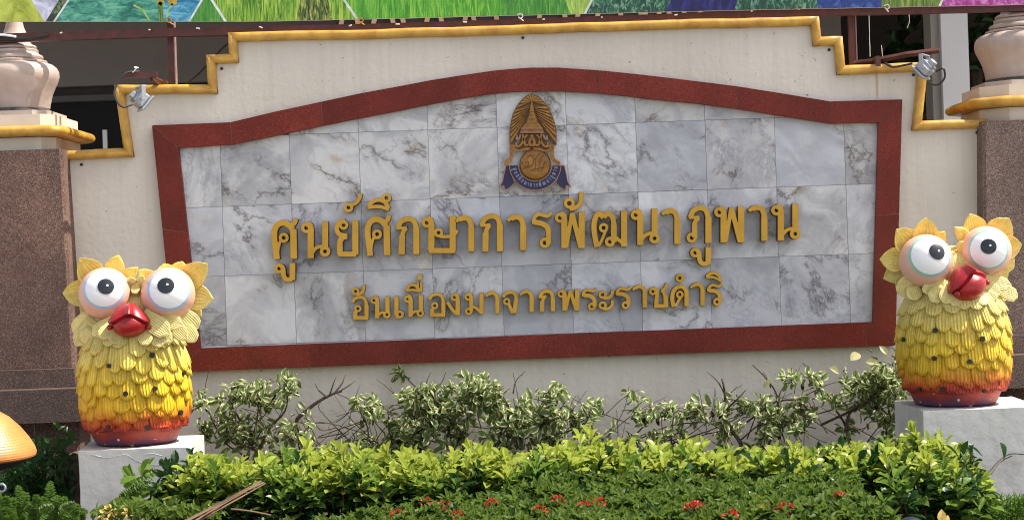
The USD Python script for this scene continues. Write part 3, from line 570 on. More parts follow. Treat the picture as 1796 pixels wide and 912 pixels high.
# printed banner: flat print, each field of the collage its own sheet of print on the cloth
YP = 7.085
def printm(name, c1, c2, c3, sx=20., sz=5., rough=.45):
    n = {'g': ('geometry', {}), 'm': ('mapping', {'scale': (sx * 1.5, 1., sz * 1.2)}), 'n': ('noise_texture', {'scale': 2.5, 'detail': 6., 'roughness': .7, 'distortion': .8}),
         'r': ('rgb_ramp', {'ramp': [(.38, tuple(.7 * c for c in c1)), (.5, tuple(.85 * c for c in c2)), (.63, c3)]}), 'p': ('principled_bsdf', {'roughness': rough})}
    return usdkit.material(stage, LOOK + name, n, [('g.position', 'm.vector'), ('m.vector', 'n.vector'), ('n.fac', 'r.fac'), ('r.color', 'p.base_color')], surface='p.BSDF')
PR = {'lime': printm('print_lime', (.36, .44, .04), (.46, .52, .06), (.52, .58, .10), 3, 3), 'lavender': printm('print_lavender', (.40, .38, .50), (.55, .54, .68), (.70, .70, .80), 4, 4),
      'dark': printm('print_dark_leaf', (.02, .03, .015), (.05, .08, .03), (.20, .26, .14), 20, 20), 'white': printm('print_white', (.62, .66, .66), (.70, .73, .73), (.78, .8, .8), 3, 3),
      'teal': printm('print_teal_pool', (.02, .16, .12), (.06, .32, .22), (.18, .46, .30), 4, 14), 'blue': printm('print_blue_pool', (.02, .18, .36), (.06, .32, .50), (.22, .52, .62), 4, 12),
      'green': printm('print_green', (.03, .19, .02), (.06, .28, .03), (.14, .38, .06), 22, 3), 'rice': printm('print_rice', (.05, .18, .01), (.20, .42, .03), (.45, .58, .10), 26, 3.2),
      'straw': printm('print_straw', (.015, .02, .008), (.10, .16, .02), (.42, .46, .12), 24, 5), 'meadow': printm('print_meadow', (.05, .28, .015), (.09, .38, .025), (.26, .52, .06), 24, 3),
      'pale': printm('print_pale_green', (.22, .42, .05), (.33, .52, .09), (.45, .60, .16), 22, 3), 'teal_grass': printm('print_teal_grass', (.005, .04, .03), (.015, .09, .055), (.18, .36, .22), 16, 10),
      'navy': printm('print_navy', (.006, .005, .06), (.012, .01, .11), (.03, .03, .22), 8, 4), 'blue2': printm('print_blue', (.01, .03, .16), (.02, .06, .30), (.06, .14, .36), 5, 5),
      'olive': printm('print_olive_grass', (.05, .12, .01), (.14, .22, .03), (.30, .36, .06), 26, 3), 'pink': printm('print_pink', (.36, .02, .20), (.45, .06, .32), (.60, .25, .50), 10, 10), 'yellow': printm('print_yellow', (.42, .24, .02), (.52, .33, .03), (.6, .42, .08), 6, 6)}
def bot(x): return float(np.interp(x, [-200, 0, 450, 640, 900, 1180, 1400, 1640, 1796, 1950], [39, 38.5, 38, 34, 27.5, 21, 16, 11.5, 8.5, 6]))
ban = thing('printed_banner', 'wide printed vinyl banner with green field photo collage, only its lower edge in view', 'banner', U(898, -60, YP))
bw = [U(x, bot(x) + .6, YP) for x in range(-180, 1941, 60)]; tops = [U(x, -260, YP) for x in range(-180, 1941, 60)]
cl = Polygon([(p[0], p[2]) for p in bw] + [(p[0], p[2]) for p in tops[::-1]])
obj('cloth', slab(cl, YP + .002, .0015), M['white'], ban)
bounds = [(-180, -180, None), (78, 55, 'lime'), (80, 103, 'lavender'), (93, 118, 'dark'), (97, 122, 'white'), (284, 290, 'teal'), (330, 352, 'blue'), (334, 356, 'white'), (393, 369, 'green'), (398, 374, 'white'), (520, 526, 'rice'), (583, 575, 'straw'), (624, 600, 'rice'),
          (629, 605, 'white'), (880, 880, 'meadow'), (1001, 988, 'green'), (1024, 1039, 'pale'), (1028, 1043, 'white'), (1168, 1180, 'teal_grass'), (1288, 1296, 'navy'), (1436, 1430, 'teal_grass'), (1545, 1548, 'blue2'), (1646, 1656, 'olive'), (1650, 1660, 'white'), (1796, 1796, 'pink'), (1940, 1940, 'lime')]
for (b0, t0, _), (b1, t1, key) in zip(bounds, bounds[1:]):
    up = -26
    e0 = t0 + (t0 - b0) * (-up) / 36; e1 = t1 + (t1 - b1) * (-up) / 36
    n = max(1, int((b1 - b0) / 60)); xs_ = np.linspace(b0, b1, n + 1)
    pp = [tuple(U(x, bot(x), YP)[[0, 2]]) for x in xs_] + [tuple(U(e1, up, YP)[[0, 2]]), tuple(U(e0, up, YP)[[0, 2]])]
    g_ = Polygon(pp).buffer(0)
    if not g_.is_empty: obj('printed_field', slab(g_, YP, .0015), PR[key], ban)
obj('printed_field', slab(Polygon([tuple(U(x, y, YP)[[0, 2]]) for x, y in ((-180, -26.5), (1940, -26.5), (1940, -260), (-180, -260))]), YP, .0015), PR['meadow'], ban)
for a, b, w, key in ((275, 288, 0, 'yellow'), (293, 312, 0, 'yellow')):
    obj('printed_field', slab(Polygon([tuple(U(x, y, YP - .0006)[[0, 2]]) for x, y in ((a, -8), (b, -8), (b - 2, 7), ((a + b) / 2, 11), (a + 1, 6))]), YP - .0006, .0005), PR[key], ban)
obj('printed_field', slab(LineString([tuple(U(x, y, YP - .0006)[[0, 2]]) for x, y in ((281, 8), (283, 36))]).buffer(.010), YP - .0006, .0005), PR['olive'], ban)
obj('printed_field', slab(LineString([tuple(U(x, y, YP - .0006)[[0, 2]]) for x, y in ((302, 8), (294, 20), (292, 36))]).buffer(.004), YP - .0006, .0005), PR['pale'], ban)
obj('printed_field', slab(LineString([tuple(U(x, y, YP - .0006)[[0, 2]]) for x, y in ((235, 10), (250, 18), (262, 36))]).buffer(.004), YP - .0006, .0005), PR['pale'], ban)
for px, py in ((296, 36), (632, 36), (912, 29), (1555, 13)):
    c = U(px, py, YP - .006)
    obj('tie_cord', tube(spline([c + [-.012, 0, .006], c + [.004, -.004, .010], c + [.012, 0, -.002], c + [0, -.003, -.010], c + [-.006, 0, -.004], c + [.014, .03, -.016]], 4), .0028, 5), M['white' if px > 800 else 'gold_paint'], ban)
for px, p0, p1 in ((1524, 26, 100), (1546, 80, 101), (1594, 26, 50)):
    o = obj('twine', tube(spline([U(px, p0, 7.19), U(px + 1, (p0 + p1) / 2, 7.188), U(px + (2 if px < 1590 else -3), p1, 7.19)], 4), .0016, 5), M['white'], bar)

# ------------------------------------------------------------------ floodlights on steel arms
def floodlight(px, py, yaw, tilt, label, Y, flip):
    c = U(px, py, Y)
    f = thing('floodlight', label, 'floodlight', c)
    def put(m): m.apply_scale(.72); rot(m, [1, 0, 0], tilt); rot(m, [0, 0, 1], yaw); return m
    obj('housing', put(rbox(.105, .05, .085, .008)), M['grey_metal'], f, local=True)
    obj('bezel', put(mv(rbox(.125, .014, .105, .004), [0, .034, 0])), M['grey_metal'], f, local=True)
    obj('lamp_glass', put(mv(rbox(.105, .003, .085, .001), [0, .0425, 0])), M['glass'], f, local=True)
    for k in range(5): obj('cooling_fin', put(mv(rbox(.004, .018, .07, .001), [-.04 + .02 * k, -.033, 0])), M['grey_metal'], f, local=True)
    obj('junction_box', put(mv(rbox(.05, .03, .04, .004), [0, -.055, -.008])), M['grey_metal'], f, local=True)
    for s in (-1, 1):
        br = rbox(.005, .018, .062, .001); mv(br, [s * .048, 0, .026]); rot(br, [0, 1, 0], 0); rot(br, [0, 0, 1], yaw); obj('bracket_arm', br, M['grey_metal'], f, local=True)
    br = rbox(.10, .018, .005, .001); mv(br, [0, 0, .057]); rot(br, [0, 0, 1], yaw); obj('bracket_top', br, M['grey_metal'], f, local=True)
    return f, c
f, c = floodlight(247, 176, -62, -40, 'grey floodlight on the left steel arm facing the marble', 6.86, 0)
obj('cable', tube(spline([c + [-.02, -.07, -.025], c + [-.06, -.09, -.035], c + [-.092, -.07, 0.01], c + [-.095, -.03, .06], c + [-.06, .0, .115], c + [-.01, .04, .125]], 6), .0045, 6), M['black'], f)
obj('cable_tie', tube(spline([c + [-.03, -.0, .118], c + [-.015, -.006, .132], c + [-.022, -.003, .14], c + [-.005, .0, .136]], 4), .003, 5), M['white'], f)
a = thing('steel_arm', 'red brown steel arm holding the left floodlight out from the wall', 'bracket', U(240, 132, 6.95))
obj('flat_bar', rot(mv(bx(-.072, .072, -.012, .012, -.011, .011), U(246, 132, 6.90)), [0, 1, 0], 0, U(246, 132, 6.90)), M['steel'], a)
obj('back_bar', tube([U(262, 133, 6.92), U(276, 141, 7.0), U(292, 147, 7.10)], .011, 6), M['steel'], a)
obj('back_bar', tube([U(266, 140, 6.93), U(280, 148, 7.03), U(284, 152, 7.12)], .008, 6), M['steel'], a)
f, c = floodlight(1622, 121, 58, -42, 'grey floodlight on the right steel arm over the coping corner', 6.86, 1)
obj('cable', tube(spline([c + [.03, -.06, -.02], c + [.06, -.07, -.01], c + [.065, -.06, -.05], c + [.035, -.05, -.075], c + [.005, -.02, -.06]], 6), .0045, 6), M['black'], f)
obj('cable', tube(spline([U(1552, 111, 6.97), U(1566, 118, 6.95), U(1585, 115, 6.94), U(1600, 112, 6.92)], 6), .005, 6), M['black'], f)
a = thing('steel_arm', 'long slanting red brown steel arm holding the right floodlight', 'bracket', U(1560, 105, 7.0))
obj('flat_bar', tube([U(1498, 112, 7.10), U(1540, 106, 7.04), U(1590, 96, 6.96), U(1648, 89, 6.90)], .0125, 4), M['steel'], a)
obj('back_bar', bx(*(np.array([-.01, .01]) + U(1538, 112, 7.03)[0]), 7.0, 7.06, U(1538, 118, 7.03)[2], U(1538, 100, 7.03)[2]), M['steel'], a)
cb = obj('hanging_cable', tube(spline([U(412, 66, 7.22), U(385, 90, 7.24), U(350, 128, 7.25), U(325, 148, 7.25)], 6), .0045, 6), M['black'], cat='cable', label='black cable hanging down behind the stepped coping left of centre')

# ------------------------------------------------------------------ building behind
hall = thing('hall_building', 'dark open fronted hall behind the wall with white column and taupe boards', 'building', (0, 11, 0))
Yb = 10.6
x_l, x_r = U(-300, 100, Yb)[0], U(1476, 80, Yb)[0]
zb = U(150, 151, Yb)[2]
obj('upper_board', bx(x_l, x_r, Yb, Yb + .15, zb, 3.6), M['building_brown'], hall)
obj('window_head', bx(x_l, x_r, Yb + .06, Yb + .14, zb - .055, zb - .002), M['dark_timber'], hall)
obj('window_rail', bx(x_l, x_r, Yb + .03, Yb + .13, zb - .095, zb - .057), mat('grey_rail', (.055, .05, .048), .6), hall)
for k in range(5):
    w = (x_r - x_l) / 5
    obj('window_pane', bx(x_l + k * w + .02, x_l + (k + 1) * w - .02, Yb + .07, Yb + .09, .9, zb - .097), M['dark_glass'], hall)
    obj('window_mullion', bx(x_l + k * w - .02, x_l + k * w + .02, Yb + .04, Yb + .12, .9, zb - .097), M['dark_timber'], hall)
obj('lower_wall', bx(x_l, x_r, Yb, Yb + .15, 0, .9), M['building_brown'], hall)
obj('window_post', bx(*(np.array([-.012, .012]) + U(184, 250, 9.5)[0]), 9.5, 9.52, 1.5, U(184, 228, 9.5)[2]), M['building_white'], hall)
xc0, xc1, xs0 = U(1652, 100, 9.2)[0], U(1690, 100, 9.2)[0], U(1636, 100, 9.2)[0]
obj('column', bx(xc0, xc1 + .03, 9.2, 9.33, 0, 3.4), M['building_white'], hall)
obj('column_return', bx(xs0 + .004, xc0 - .001, 9.24, 9.40, 0, 3.4), mat('taupe_column_side', (.30, .26, .22), .7, .08), hall)
obj('back_wall', bx(x_r, 7.5, 15.0, 15.2, 0, 3.6), M['dark_timber'], hall)
obj('side_wall', bx(x_r - .1, x_r, Yb + .151, 15., 0, 3.6), M['dark_timber'], hall)
obj('ceiling', bx(x_l, 7.5, 8.6, 15.2, 3.6, 3.7), M['roof'], hall)
obj('fascia_board', bx(U(525, 40, 8.6)[0], U(1250, 40, 8.6)[0], 8.6, 8.64, U(900, 60, 8.6)[2], 3.6), M['dark_timber'], hall)
for k in range(4):
    x = x_r + .25 + k * .62
    r = tube([[x, 9.6, 3.5], [x - .15, 14.9, 2.55]], .05, 4); obj('rafter', r, mat('rafter_wood_%s' % 'abcd'[k], (.06, .036, .03), .7, .2), hall)
obj('cross_beam', bx(x_r, 7.5, 12.5, 12.6, 2.35, 2.5), mat('beam_wood', (.05, .03, .027), .7, .2), hall)
for k, x in enumerate((598, 628, 655, 690, 708, 748, 775, 815, 832, 872, 945, 992, 1012, 1047, 1090, 1124, 1132, 1156, 1175, 1200, 1228)):
    s = (-1, 1, -1, 1, 1, -1, 1, -1, 1, 1, -1, 1, -1, -1, 1, 0, 0, 0, 1, 0, 0)[k]
    b_ = bot(x) + 9.5
    a0_, a1_ = U(x, b_, 8.59), U(x - s * 6, b_ - 28, 8.59)
    obj('gilt_letter_foot', slab(LineString([(a0_[0], a0_[2]), (a1_[0], a1_[2])]).buffer(.012, cap_style=2), 8.585, .015), mat('old_gilt_%02d' % k if False else 'old_gilt', (.56, .38, .20), .5, .2) if k == 0 else LOOK + 'old_gilt', hall)

# ------------------------------------------------------------------ pedestals
def pedestal(label, fl, fr, Bl, Br, zt, Yf, Yb_, name='statue_pedestal'):
    """four-cornered masonry block: front corners and back corners given as x"""
    lo = .1
    v = []
    for z in (lo, zt):
        for x, y in ((fl, Yf), (fr, Yf), (Br, Yb_), (Bl, Yb_)): v.append((x, y, z))
    m = trimesh.convex.convex_hull(np.array(v)); m = m.subdivide_to_size(.028)
    n = meshkit.fbm(m.vertices * 14, 3) - .5
    top = np.clip((m.vertices[:, 2] - (zt - .03)) / .03, 0, 1)
    edge = np.minimum.reduce([np.abs(m.vertices[:, 1] - Yf), np.abs(m.vertices[:, 2] - zt)])
    cen = np.array([(fl + fr) / 2, (Yf + Yb_) / 2, .5]); d = m.vertices - cen; d /= np.linalg.norm(d, axis=1, keepdims=True)
    m.vertices = m.vertices + d * (n * .006)[:, None]
    p = thing(name, label, 'pedestal', ((fl + fr) / 2, Yf, .2))
    obj('block', m, M['pedestal'], p, smooth=35)
    return p
PYF, PYB = 6.0, 6.44
zL = U(329, 784, PYF)[2]; zR = U(1618, 720.5, PYF)[2]
pl = pedestal('left grey white masonry block under a yellow bird statue, crack across its front', U(137.5, 790, PYF)[0], U(330, 783, PYF)[0], U(165, 757, PYB)[0], U(357.6, 752, PYB)[0], zL, PYF, PYB)
for pts in ([(160, 797), (175, 800), (190, 803), (205, 799), (222, 797), (236, 806), (250, 812), (264, 815), (282, 815), (318, 815)], [(252, 796), (268, 795), (285, 799)]):
    obj('crack', tube(spline([U(a, b, PYF - .0008) for a, b in pts], 4), .0011, 5), M['crack'], pl)
pr = pedestal('right grey white masonry block under a yellow bird statue, thin stem leaning on it', U(1618.5, 720, PYF)[0], U(1830, 713, PYF)[0], U(1568.5, 702, PYB)[0], U(1775, 694, PYB)[0], zR, PYF, PYB)

# ------------------------------------------------------------------ bird statues
def petal_mesh(b, t, nrm, w, thick=.012, kind='petal', cup=.25, curl=0.0, nu=7, nv=7):
    """closed leaf-shaped slab from base b to tip t; u runs across, v along (returned as uv)"""
    b, t, nrm = map(lambda q: np.asarray(q, float), (b, t, nrm)); d = t - b; Ln = np.linalg.norm(d); d /= Ln
    nrm = nrm - d * (nrm @ d); nrm /= np.linalg.norm(nrm); s = np.cross(d, nrm)
    if kind == 'petal': hs = np.interp(np.linspace(0, 1, nv), [0, .2, .45, .7, .88, .97, 1], [.78, .97, 1, .74, .40, .2, .06])
    elif kind == 'ruffle': hs = np.interp(np.linspace(0, 1, nv), [0, .3, .6, .82, .94, 1], [.7, .9, 1, .85, .55, .2])
    else: hs = np.interp(np.linspace(0, 1, nv), [0, .3, .7, .87, .96, 1], [.9, 1, 1, .86, .55, .12])
    top, botm, uv = [], [], []
    for i in range(nv):
        v = i / (nv - 1)
        for j in range(nu):
            u = j / (nu - 1) * 2 - 1
            h = cup * w * .5 * (u * u) * hs[i] + curl * Ln * v * v
            th = thick * (1 - .75 * abs(u) ** 3) * (1 - .55 * v ** 4)
            p = b + d * Ln * v + s * (u * hs[i] * w / 2) + nrm * h
            top.append(p + nrm * th / 2); botm.append(p - nrm * th / 2); uv.append((j / (nu - 1), v))
    V = np.array(top + botm); o = nu * nv; F = []
    for i in range(nv - 1):
        for j in range(nu - 1):
            a = i * nu + j
            F += [[a, a + 1, a + nu + 1], [a, a + nu + 1, a + nu], [o + a, o + a + nu + 1, o + a + 1], [o + a, o + a + nu, o + a + nu + 1]]
    rim = [j for j in range(nu)] + [i * nu + nu - 1 for i in range(1, nv)] + [(nv - 1) * nu + j for j in range(nu - 2, -1, -1)] + [i * nu for i in range(nv - 2, 0, -1)]
    for k in range(len(rim)):
        a, c = rim[k], rim[(k + 1) % len(rim)]; F += [[a, o + a, o + c], [a, o + c, c]]
    m = trimesh.Trimesh(V, F, process=False)
    if m.volume < 0: m.faces = m.faces[:, ::-1]
    return m, np.array(uv + uv)
def paint(name, stops, h, freq=29., bump=.8, coat=.0, rough=.5, groove=.80):
    """paint sprayed in bands of height over carved ribs (the ribs follow the feather's own length)"""
    n = {'tc': ('texture_coordinate', {}), 'sx': ('separate_xyz', {}), 'nz': ('noise_texture', {'scale': 11., 'detail': 4.}), 'nm': ('math', {'math_type': 'multiply_add', 'value2': .07, 'value3': -.035}),
         'za': ('math', {'math_type': 'add'}), 'zr': ('map_range', {'from_min': 0., 'from_max': h, 'to_min': 0., 'to_max': 1.}), 'r': ('rgb_ramp', {'ramp': stops}),
         'su': ('separate_xyz', {}), 'um': ('math', {'math_type': 'multiply', 'value2': freq}), 'us': ('math', {'math_type': 'sine'}), 'n2': ('noise_texture', {'scale': 90., 'detail': 3.}), 'ad': ('math', {'math_type': 'multiply_add', 'value2': .35}),
         'b': ('bump', {'strength': bump, 'distance': .002}), 'p': ('principled_bsdf', {'roughness': rough, 'coat_weight': coat, 'coat_roughness': .2}),
         'oi': ('object_info', {}), 'mr': ('map_range', {'from_min': 0., 'from_max': 1., 'to_min': .86, 'to_max': 1.06}), 'hs': ('hsv', {}),
         'nw': ('noise_texture', {'scale': 60., 'detail': 5., 'roughness': .7}), 'rw': ('rgb_ramp', {'ramp': [(.3, (.74, .70, .62)), (.52, (1, 1, 1)), (.8, (1.08, 1.08, 1.12))]}), 'mw': ('mix', {'mix_type': 'multiply', 'fac': .8}),
         'cn': ('noise_texture', {'scale': 26., 'detail': 6., 'roughness': .65}), 'cz': ('map_range', {'from_min': 0., 'from_max': .10, 'to_min': .10, 'to_max': 0., 'clamp': True}), 'ca': ('math', {'math_type': 'add'}), 'cr': ('rgb_ramp', {'ramp': [(.70, (0, 0, 0)), (.725, (1, 1, 1))]}), 'cm': ('mix', {'mix_type': 'mix', 'color2': (.56, .50, .46)}),
         'gr': ('map_range', {'from_min': -1., 'from_max': -.2, 'to_min': groove, 'to_max': 1., 'clamp': True}), 'hs2': ('hsv', {})}
    l = [('tc.object', 'sx.vector'), ('tc.object', 'nz.vector'), ('nz.fac', 'nm.value1'), ('sx.z', 'za.value1'), ('nm.value', 'za.value2'), ('za.value', 'zr.value'), ('zr.result', 'r.fac'),
         ('tc.UV', 'su.vector'), ('su.x', 'um.value1'), ('um.value', 'us.value1'), ('tc.object', 'n2.vector'), ('n2.fac', 'ad.value1'), ('us.value', 'ad.value3'), ('ad.value', 'b.height'), ('b.normal', 'p.normal'),
         ('oi.random', 'mr.value'), ('mr.result', 'hs.value'), ('r.color', 'hs.color'), ('tc.object', 'nw.vector'), ('nw.fac', 'rw.fac'), ('hs.color', 'mw.color1'), ('rw.color', 'mw.color2'),
         ('us.value', 'gr.value'), ('gr.result', 'hs2.value'), ('mw.color', 'hs2.color'), ('tc.object', 'cn.vector'), ('sx.z', 'cz.value'), ('cn.fac', 'ca.value1'), ('cz.result', 'ca.value2'), ('ca.value', 'cr.fac'), ('cr.color', 'cm.fac'), ('hs2.color', 'cm.color1'), ('cm.color', 'p.base_color')]
    return usdkit.material(stage, LOOK + name, n, l, surface='p.BSDF')
YEL = [(0., (.06, .022, .06)), (.05, (.11, .022, .045)), (.10, (.26, .018, .016)), (.155, (.48, .04, .008)), (.20, (.66, .13, .008)), (.245, (.78, .32, .008)), (.30, (.84, .50, .012)), (.46, (.84, .56, .02)), (.60, (.82, .60, .07)), (.78, (.80, .65, .19)), (1., (.80, .69, .30))]
M['plumage_a'] = paint('plumage_paint_a', YEL, .50)
M['plumage_b'] = paint('plumage_paint_b', [(0., (.07, .02, .04)), (.06, (.16, .02, .025)), (.12, (.40, .024, .010)), (.17, (.56, .07, .008)), (.23, (.72, .26, .008)), (.30, (.82, .48, .012)), (.46, (.82, .55, .025)), (.62, (.78, .58, .10)), (.80, (.74, .61, .21)), (1., (.74, .64, .30))], .50)
M['petal'] = paint('petal_paint', [(0, (.76, .66, .28)), (.6, (.76, .62, .22)), (.85, (.78, .58, .12)), (1, (.78, .55, .10))], .75, freq=46., bump=.4, rough=.55, groove=.92)
M['cheek'] = paint('cheek_paint', [(0, (.76, .63, .25)), (1, (.78, .65, .24))], .7, freq=52., bump=.4, rough=.6, groove=.92)
M['eye_pink'] = mat('eye_pink', (.74, .43, .35), .38, scale=4., col2=(.70, .38, .28), coat=.2)
M['eye_white'] = mat('eye_white', (.80, .79, .79), .34, .05, 14., coat=.15)
M['eye_blue'] = mat('eye_blue_ring', (.34, .50, .70), .3, .08, 5., coat=.2)
M['eye_green'] = mat('eye_green_ring', (.27, .52, .45), .3, .08, 5., coat=.2)
M['pupil'] = mat('pupil_black', (.015, .017, .022), .22, .1, 5., coat=.3)
M['beak'] = mat('beak_red', (.36, .010, .015), .34, .3, 14., coat=.2, bump=.16, bscale=45.)
M['base_paint'] = paint('base_paint', [(0., (.075, .035, .085)), (.03, (.13, .03, .05)), (.07, (.26, .03, .025)), (.10, (.36, .04, .02)), (.16, (.46, .075, .012)), (.4, (.6, .4, .02)), (1., (.6, .5, .2))], .50, freq=0., bump=.25)
BODY = [(0, .150), (.012, .157), (.035, .168), (.07, .184), (.11, .194), (.16, .201), (.21, .204), (.26, .203), (.31, .199), (.36, .190), (.40, .178), (.43, .162), (.46, .14)]
def br_(z): return np.interp(z, [a for a, b in BODY], [b for a, b in BODY])
def cap(c, r, d, ang, n=40, m=8, sx=1.0):
    """spherical cap of angular radius ang (deg) about direction d"""
    d = np.asarray(d, float) / np.linalg.norm(d); a = np.cross([0, 0, 1.0], d); a /= np.linalg.norm(a); b = np.cross(d, a)
    V = [d]; F = []
    for i in range(1, m + 1):
        th = math.radians(ang) * i / m
        for k in range(n):
            f = 2 * math.pi * k / n
            q = d * math.cos(th) + (a * math.cos(f) * sx + b * math.sin(f)) * math.sin(th); V.append(q / np.linalg.norm(q))
    for k in range(n): F.append([0, 1 + k, 1 + (k + 1) % n])
    for i in range(m - 1):
        for k in range(n):
            p, q = 1 + i * n + k, 1 + i * n + (k + 1) % n; F += [[p, p + n, q + n], [p, q + n, q]]
    V = np.array(V) * r
    rim0 = 1 + (m - 1) * n
    V = np.vstack([V, V[rim0:rim0 + n] * ((r - .0045) / r)])
    o = len(V) - n
    for k in range(n): F += [[rim0 + k, o + k, o + (k + 1) % n], [rim0 + k, o + (k + 1) % n, rim0 + (k + 1) % n]]
    return trimesh.Trimesh(V + c, F, process=False)
def bird(label, loc, yaw, seed, pl_mat, ring_mat, eyes, beak, petals, holes, cheeks, broken=None):
    r = np.random.default_rng(seed)
    t = thing('bird_statue', label, 'bird statue', loc)
    cy, sy = math.cos(yaw), math.sin(yaw)
    body = lathe([(a * .985, z) for z, a in BODY] + [(.10, .49), (.02, .51)], 64)
    obj('body', body, M['base_paint'], t, local=True, smooth=True, uv=np.zeros((len(body.vertices), 2)))
    core = trimesh.creation.icosphere(4); core.vertices = core.vertices * [.165, .125, .105] + [eyes['mid'][0], .015, .50]
    core.vertices += core.vertex_normals * ((meshkit.noise(core.vertices * 22) - .5) * .012)[:, None]
    obj('head', core, M['cheek'], t, local=True, smooth=True, uv=np.column_stack([core.vertices[:, 0] * 14 % 1, core.vertices[:, 2]]))
    # feathers in overlapping rows
    rows = 8
    for i in range(rows):
        zb = .450 - i * .050; n = 22
        for k in range(n):
            ph0 = 2 * math.pi * (k + .5 * (i % 2)) / n + r.uniform(-.05, .05)
            Ln = r.uniform(.100, .125) * (.8 if i == 0 else 1); w = r.uniform(.050, .064); skew = r.normal(0, .005); puff = r.uniform(-.002, .003); zt_ = zb - Ln + r.uniform(-.020, .016)
            if zt_ < .05: zt_ = .05 + r.uniform(0, .02)
            nu, nv = 6, 8; V, uv = [], []
            hs = np.interp(np.linspace(0, 1, nv), [0, .3, .76, .88, .96, 1], [.92, 1, 1, .93, .74, .42])
            for lay in (1, 0):
                for a in range(nv):
                    v = a / (nv - 1); z = zb + (zt_ - zb) * v
                    for b in range(nu):
                        u = b / (nu - 1) * 2 - 1; rr = br_(z)
                        lift = -.001 + .0185 * v ** 1.2 - .002 * u * u + r.uniform(-.0006, .0006)
                        lift += puff * v; rad = rr + (lift if lay else lift - .008 - .004 * v)
                        f = ph0 + (u * hs[a] * w / 2 + skew * v) / rr
                        V.append((rad * math.sin(f), -rad * math.cos(f), z)); uv.append((b / (nu - 1), v))
            o = nu * nv; F = []
            for a in range(nv - 1):
                for b in range(nu - 1):
                    q = a * nu + b; F += [[q, q + nu + 1, q + 1], [q, q + nu, q + nu + 1]]
            rim = [a * nu + nu - 1 for a in range(nv)] + [(nv - 1) * nu + b for b in range(nu - 2, -1, -1)] + [a * nu for a in range(nv - 2, -1, -1)]
            for k2 in range(len(rim) - 1):
                a, c = rim[k2], rim[k2 + 1]; F += [[a, c, o + c], [a, o + c, o + a]]
            m = trimesh.Trimesh(np.array(V), np.array(F)[:, ::-1], process=False)
            c0_ = m.vertices[:o].mean(0) * [1, 1, 0]; 
            if (m.face_normals[0] @ c0_) < 0: m.faces = m.faces[:, ::-1]
            obj('feather', m, pl_mat, t, local=True, uv=np.array(uv), smooth=True)
    for x, z in holes:
        s_ = np.clip(x / (br_(z) + .008), -.97, .97); f = math.asin(s_); rr = br_(z) + .017
        h = trimesh.creation.cylinder(radius=r.uniform(.0075, .0105), height=.008, sections=14); rot(h, [1, 0, 0], 90); rot(h, [0, 0, 1], math.degrees(f)); mv(h, [rr * math.sin(f), -rr * math.cos(f), z])
        obj('vent_hole', h, M['black'], t, local=True)
    for e in eyes['list']:
        c = np.array(e['c']); rad = e['r']
        s = trimesh.creation.icosphere(4, rad); mv(s, c); eb = obj('eye', s, M['eye_pink'], t, local=True, smooth=True)
        obj('eye_ring', cap(c, rad + .0012, e['d'], 50.5), ring_mat, eb, local=True, smooth=40)
        obj('eye_white', cap(c, rad + .0024, e['d'], 43.5), M['eye_white'], eb, local=True, smooth=40)
        obj('pupil', cap(c, rad + .0040, e['p'], 17.2, 28, 5), M['pupil'], eb, local=True, smooth=40)
        gl = np.array(e['p'], float) / np.linalg.norm(e['p']) + np.array([.06, 0, .03])
        obj('catchlight', cap(c, rad + .0048, gl, 2.4, 14, 2), M['eye_white'], eb, local=True, smooth=40)
    # beak: rounded lower half, upper lip as a swept arch with a raised ridge
    bc, bs, by = np.array(beak['c']), beak['s'], beak['yaw']
    def bplace(m): m.apply_scale(bs); rot(m, [1, 0, 0], beak.get('pitch', 0)); rot(m, [0, 0, 1], by); rot(m, [0, 1, 0], beak.get('tilt', 0)); return mv(m, bc)
    lo = trimesh.creation.icosphere(6); v = lo.vertices.copy()
    X_, Y_, Z_ = v.T
    arch = .47 - .55 * np.abs(X_) ** 1.15
    up = np.clip((Z_ - arch) / .07, 0, 1); up = up * up * (3 - 2 * up)
    dark = np.exp(-((Z_ - arch + .045) / .045) ** 2)
    k_ = 1 + .15 * up - .13 * dark * (Y_ < .2)
    tap = 1 - .42 * np.clip(Z_ - .12, 0, 1) ** 1.1
    nose = np.exp(-(X_ / .20) ** 2) * np.clip((Z_ - .38) / .15, 0, 1) * (Y_ < 0)
    lo.vertices = np.column_stack([X_ * .071 * k_ * tap, Y_ * .066 * k_ * (1 - .25 * np.clip(Z_, 0, 1)) - nose * .030, Z_ * np.where(Z_ > 0, .076, .057) * (1 + .04 * up) - nose * .004])
    bk_ = obj('beak', bplace(lo), M['beak'], t, local=True, smooth=True)
    for s_ in (-1, 1):
        m = trimesh.creation.icosphere(3, .012); m.vertices = m.vertices * [1, 1.1, .9] + [s_ * .074, -.018, -.016]; obj('mouth_corner', bplace(m), M['beak'], bk_, local=True, smooth=True)
    for e, ang, l0, l1, w, dy, tipdy in petals:
        E = eyes['list'][e]; c = np.array(E['c']); rad = E['r']; a = math.radians(ang)
        dirv = np.array([math.cos(a), 0, math.sin(a)]); 
        b_ = c + dirv * rad * l0 + [0, dy, 0]; t_ = c + dirv * rad * (l1 * r.uniform(.95, 1.05)) + [0, tipdy, 0]
        m, uv = petal_mesh(b_, t_, [0, -1, 0.0] + .25 * dirv, w * r.uniform(.92, 1.05), .020, 'petal', r.uniform(.2, .5), r.uniform(-.18, .20))
        obj('head_petal', m, M['petal'], t, local=True, uv=uv, smooth=True)
    for b_, t_, w, nr in cheeks:
        m, uv = petal_mesh(b_, t_, nr, w, .015, 'ruffle', .18, r.uniform(.0, .12))
        obj('cheek_feather', m, M['cheek'], t, local=True, uv=uv, smooth=True)
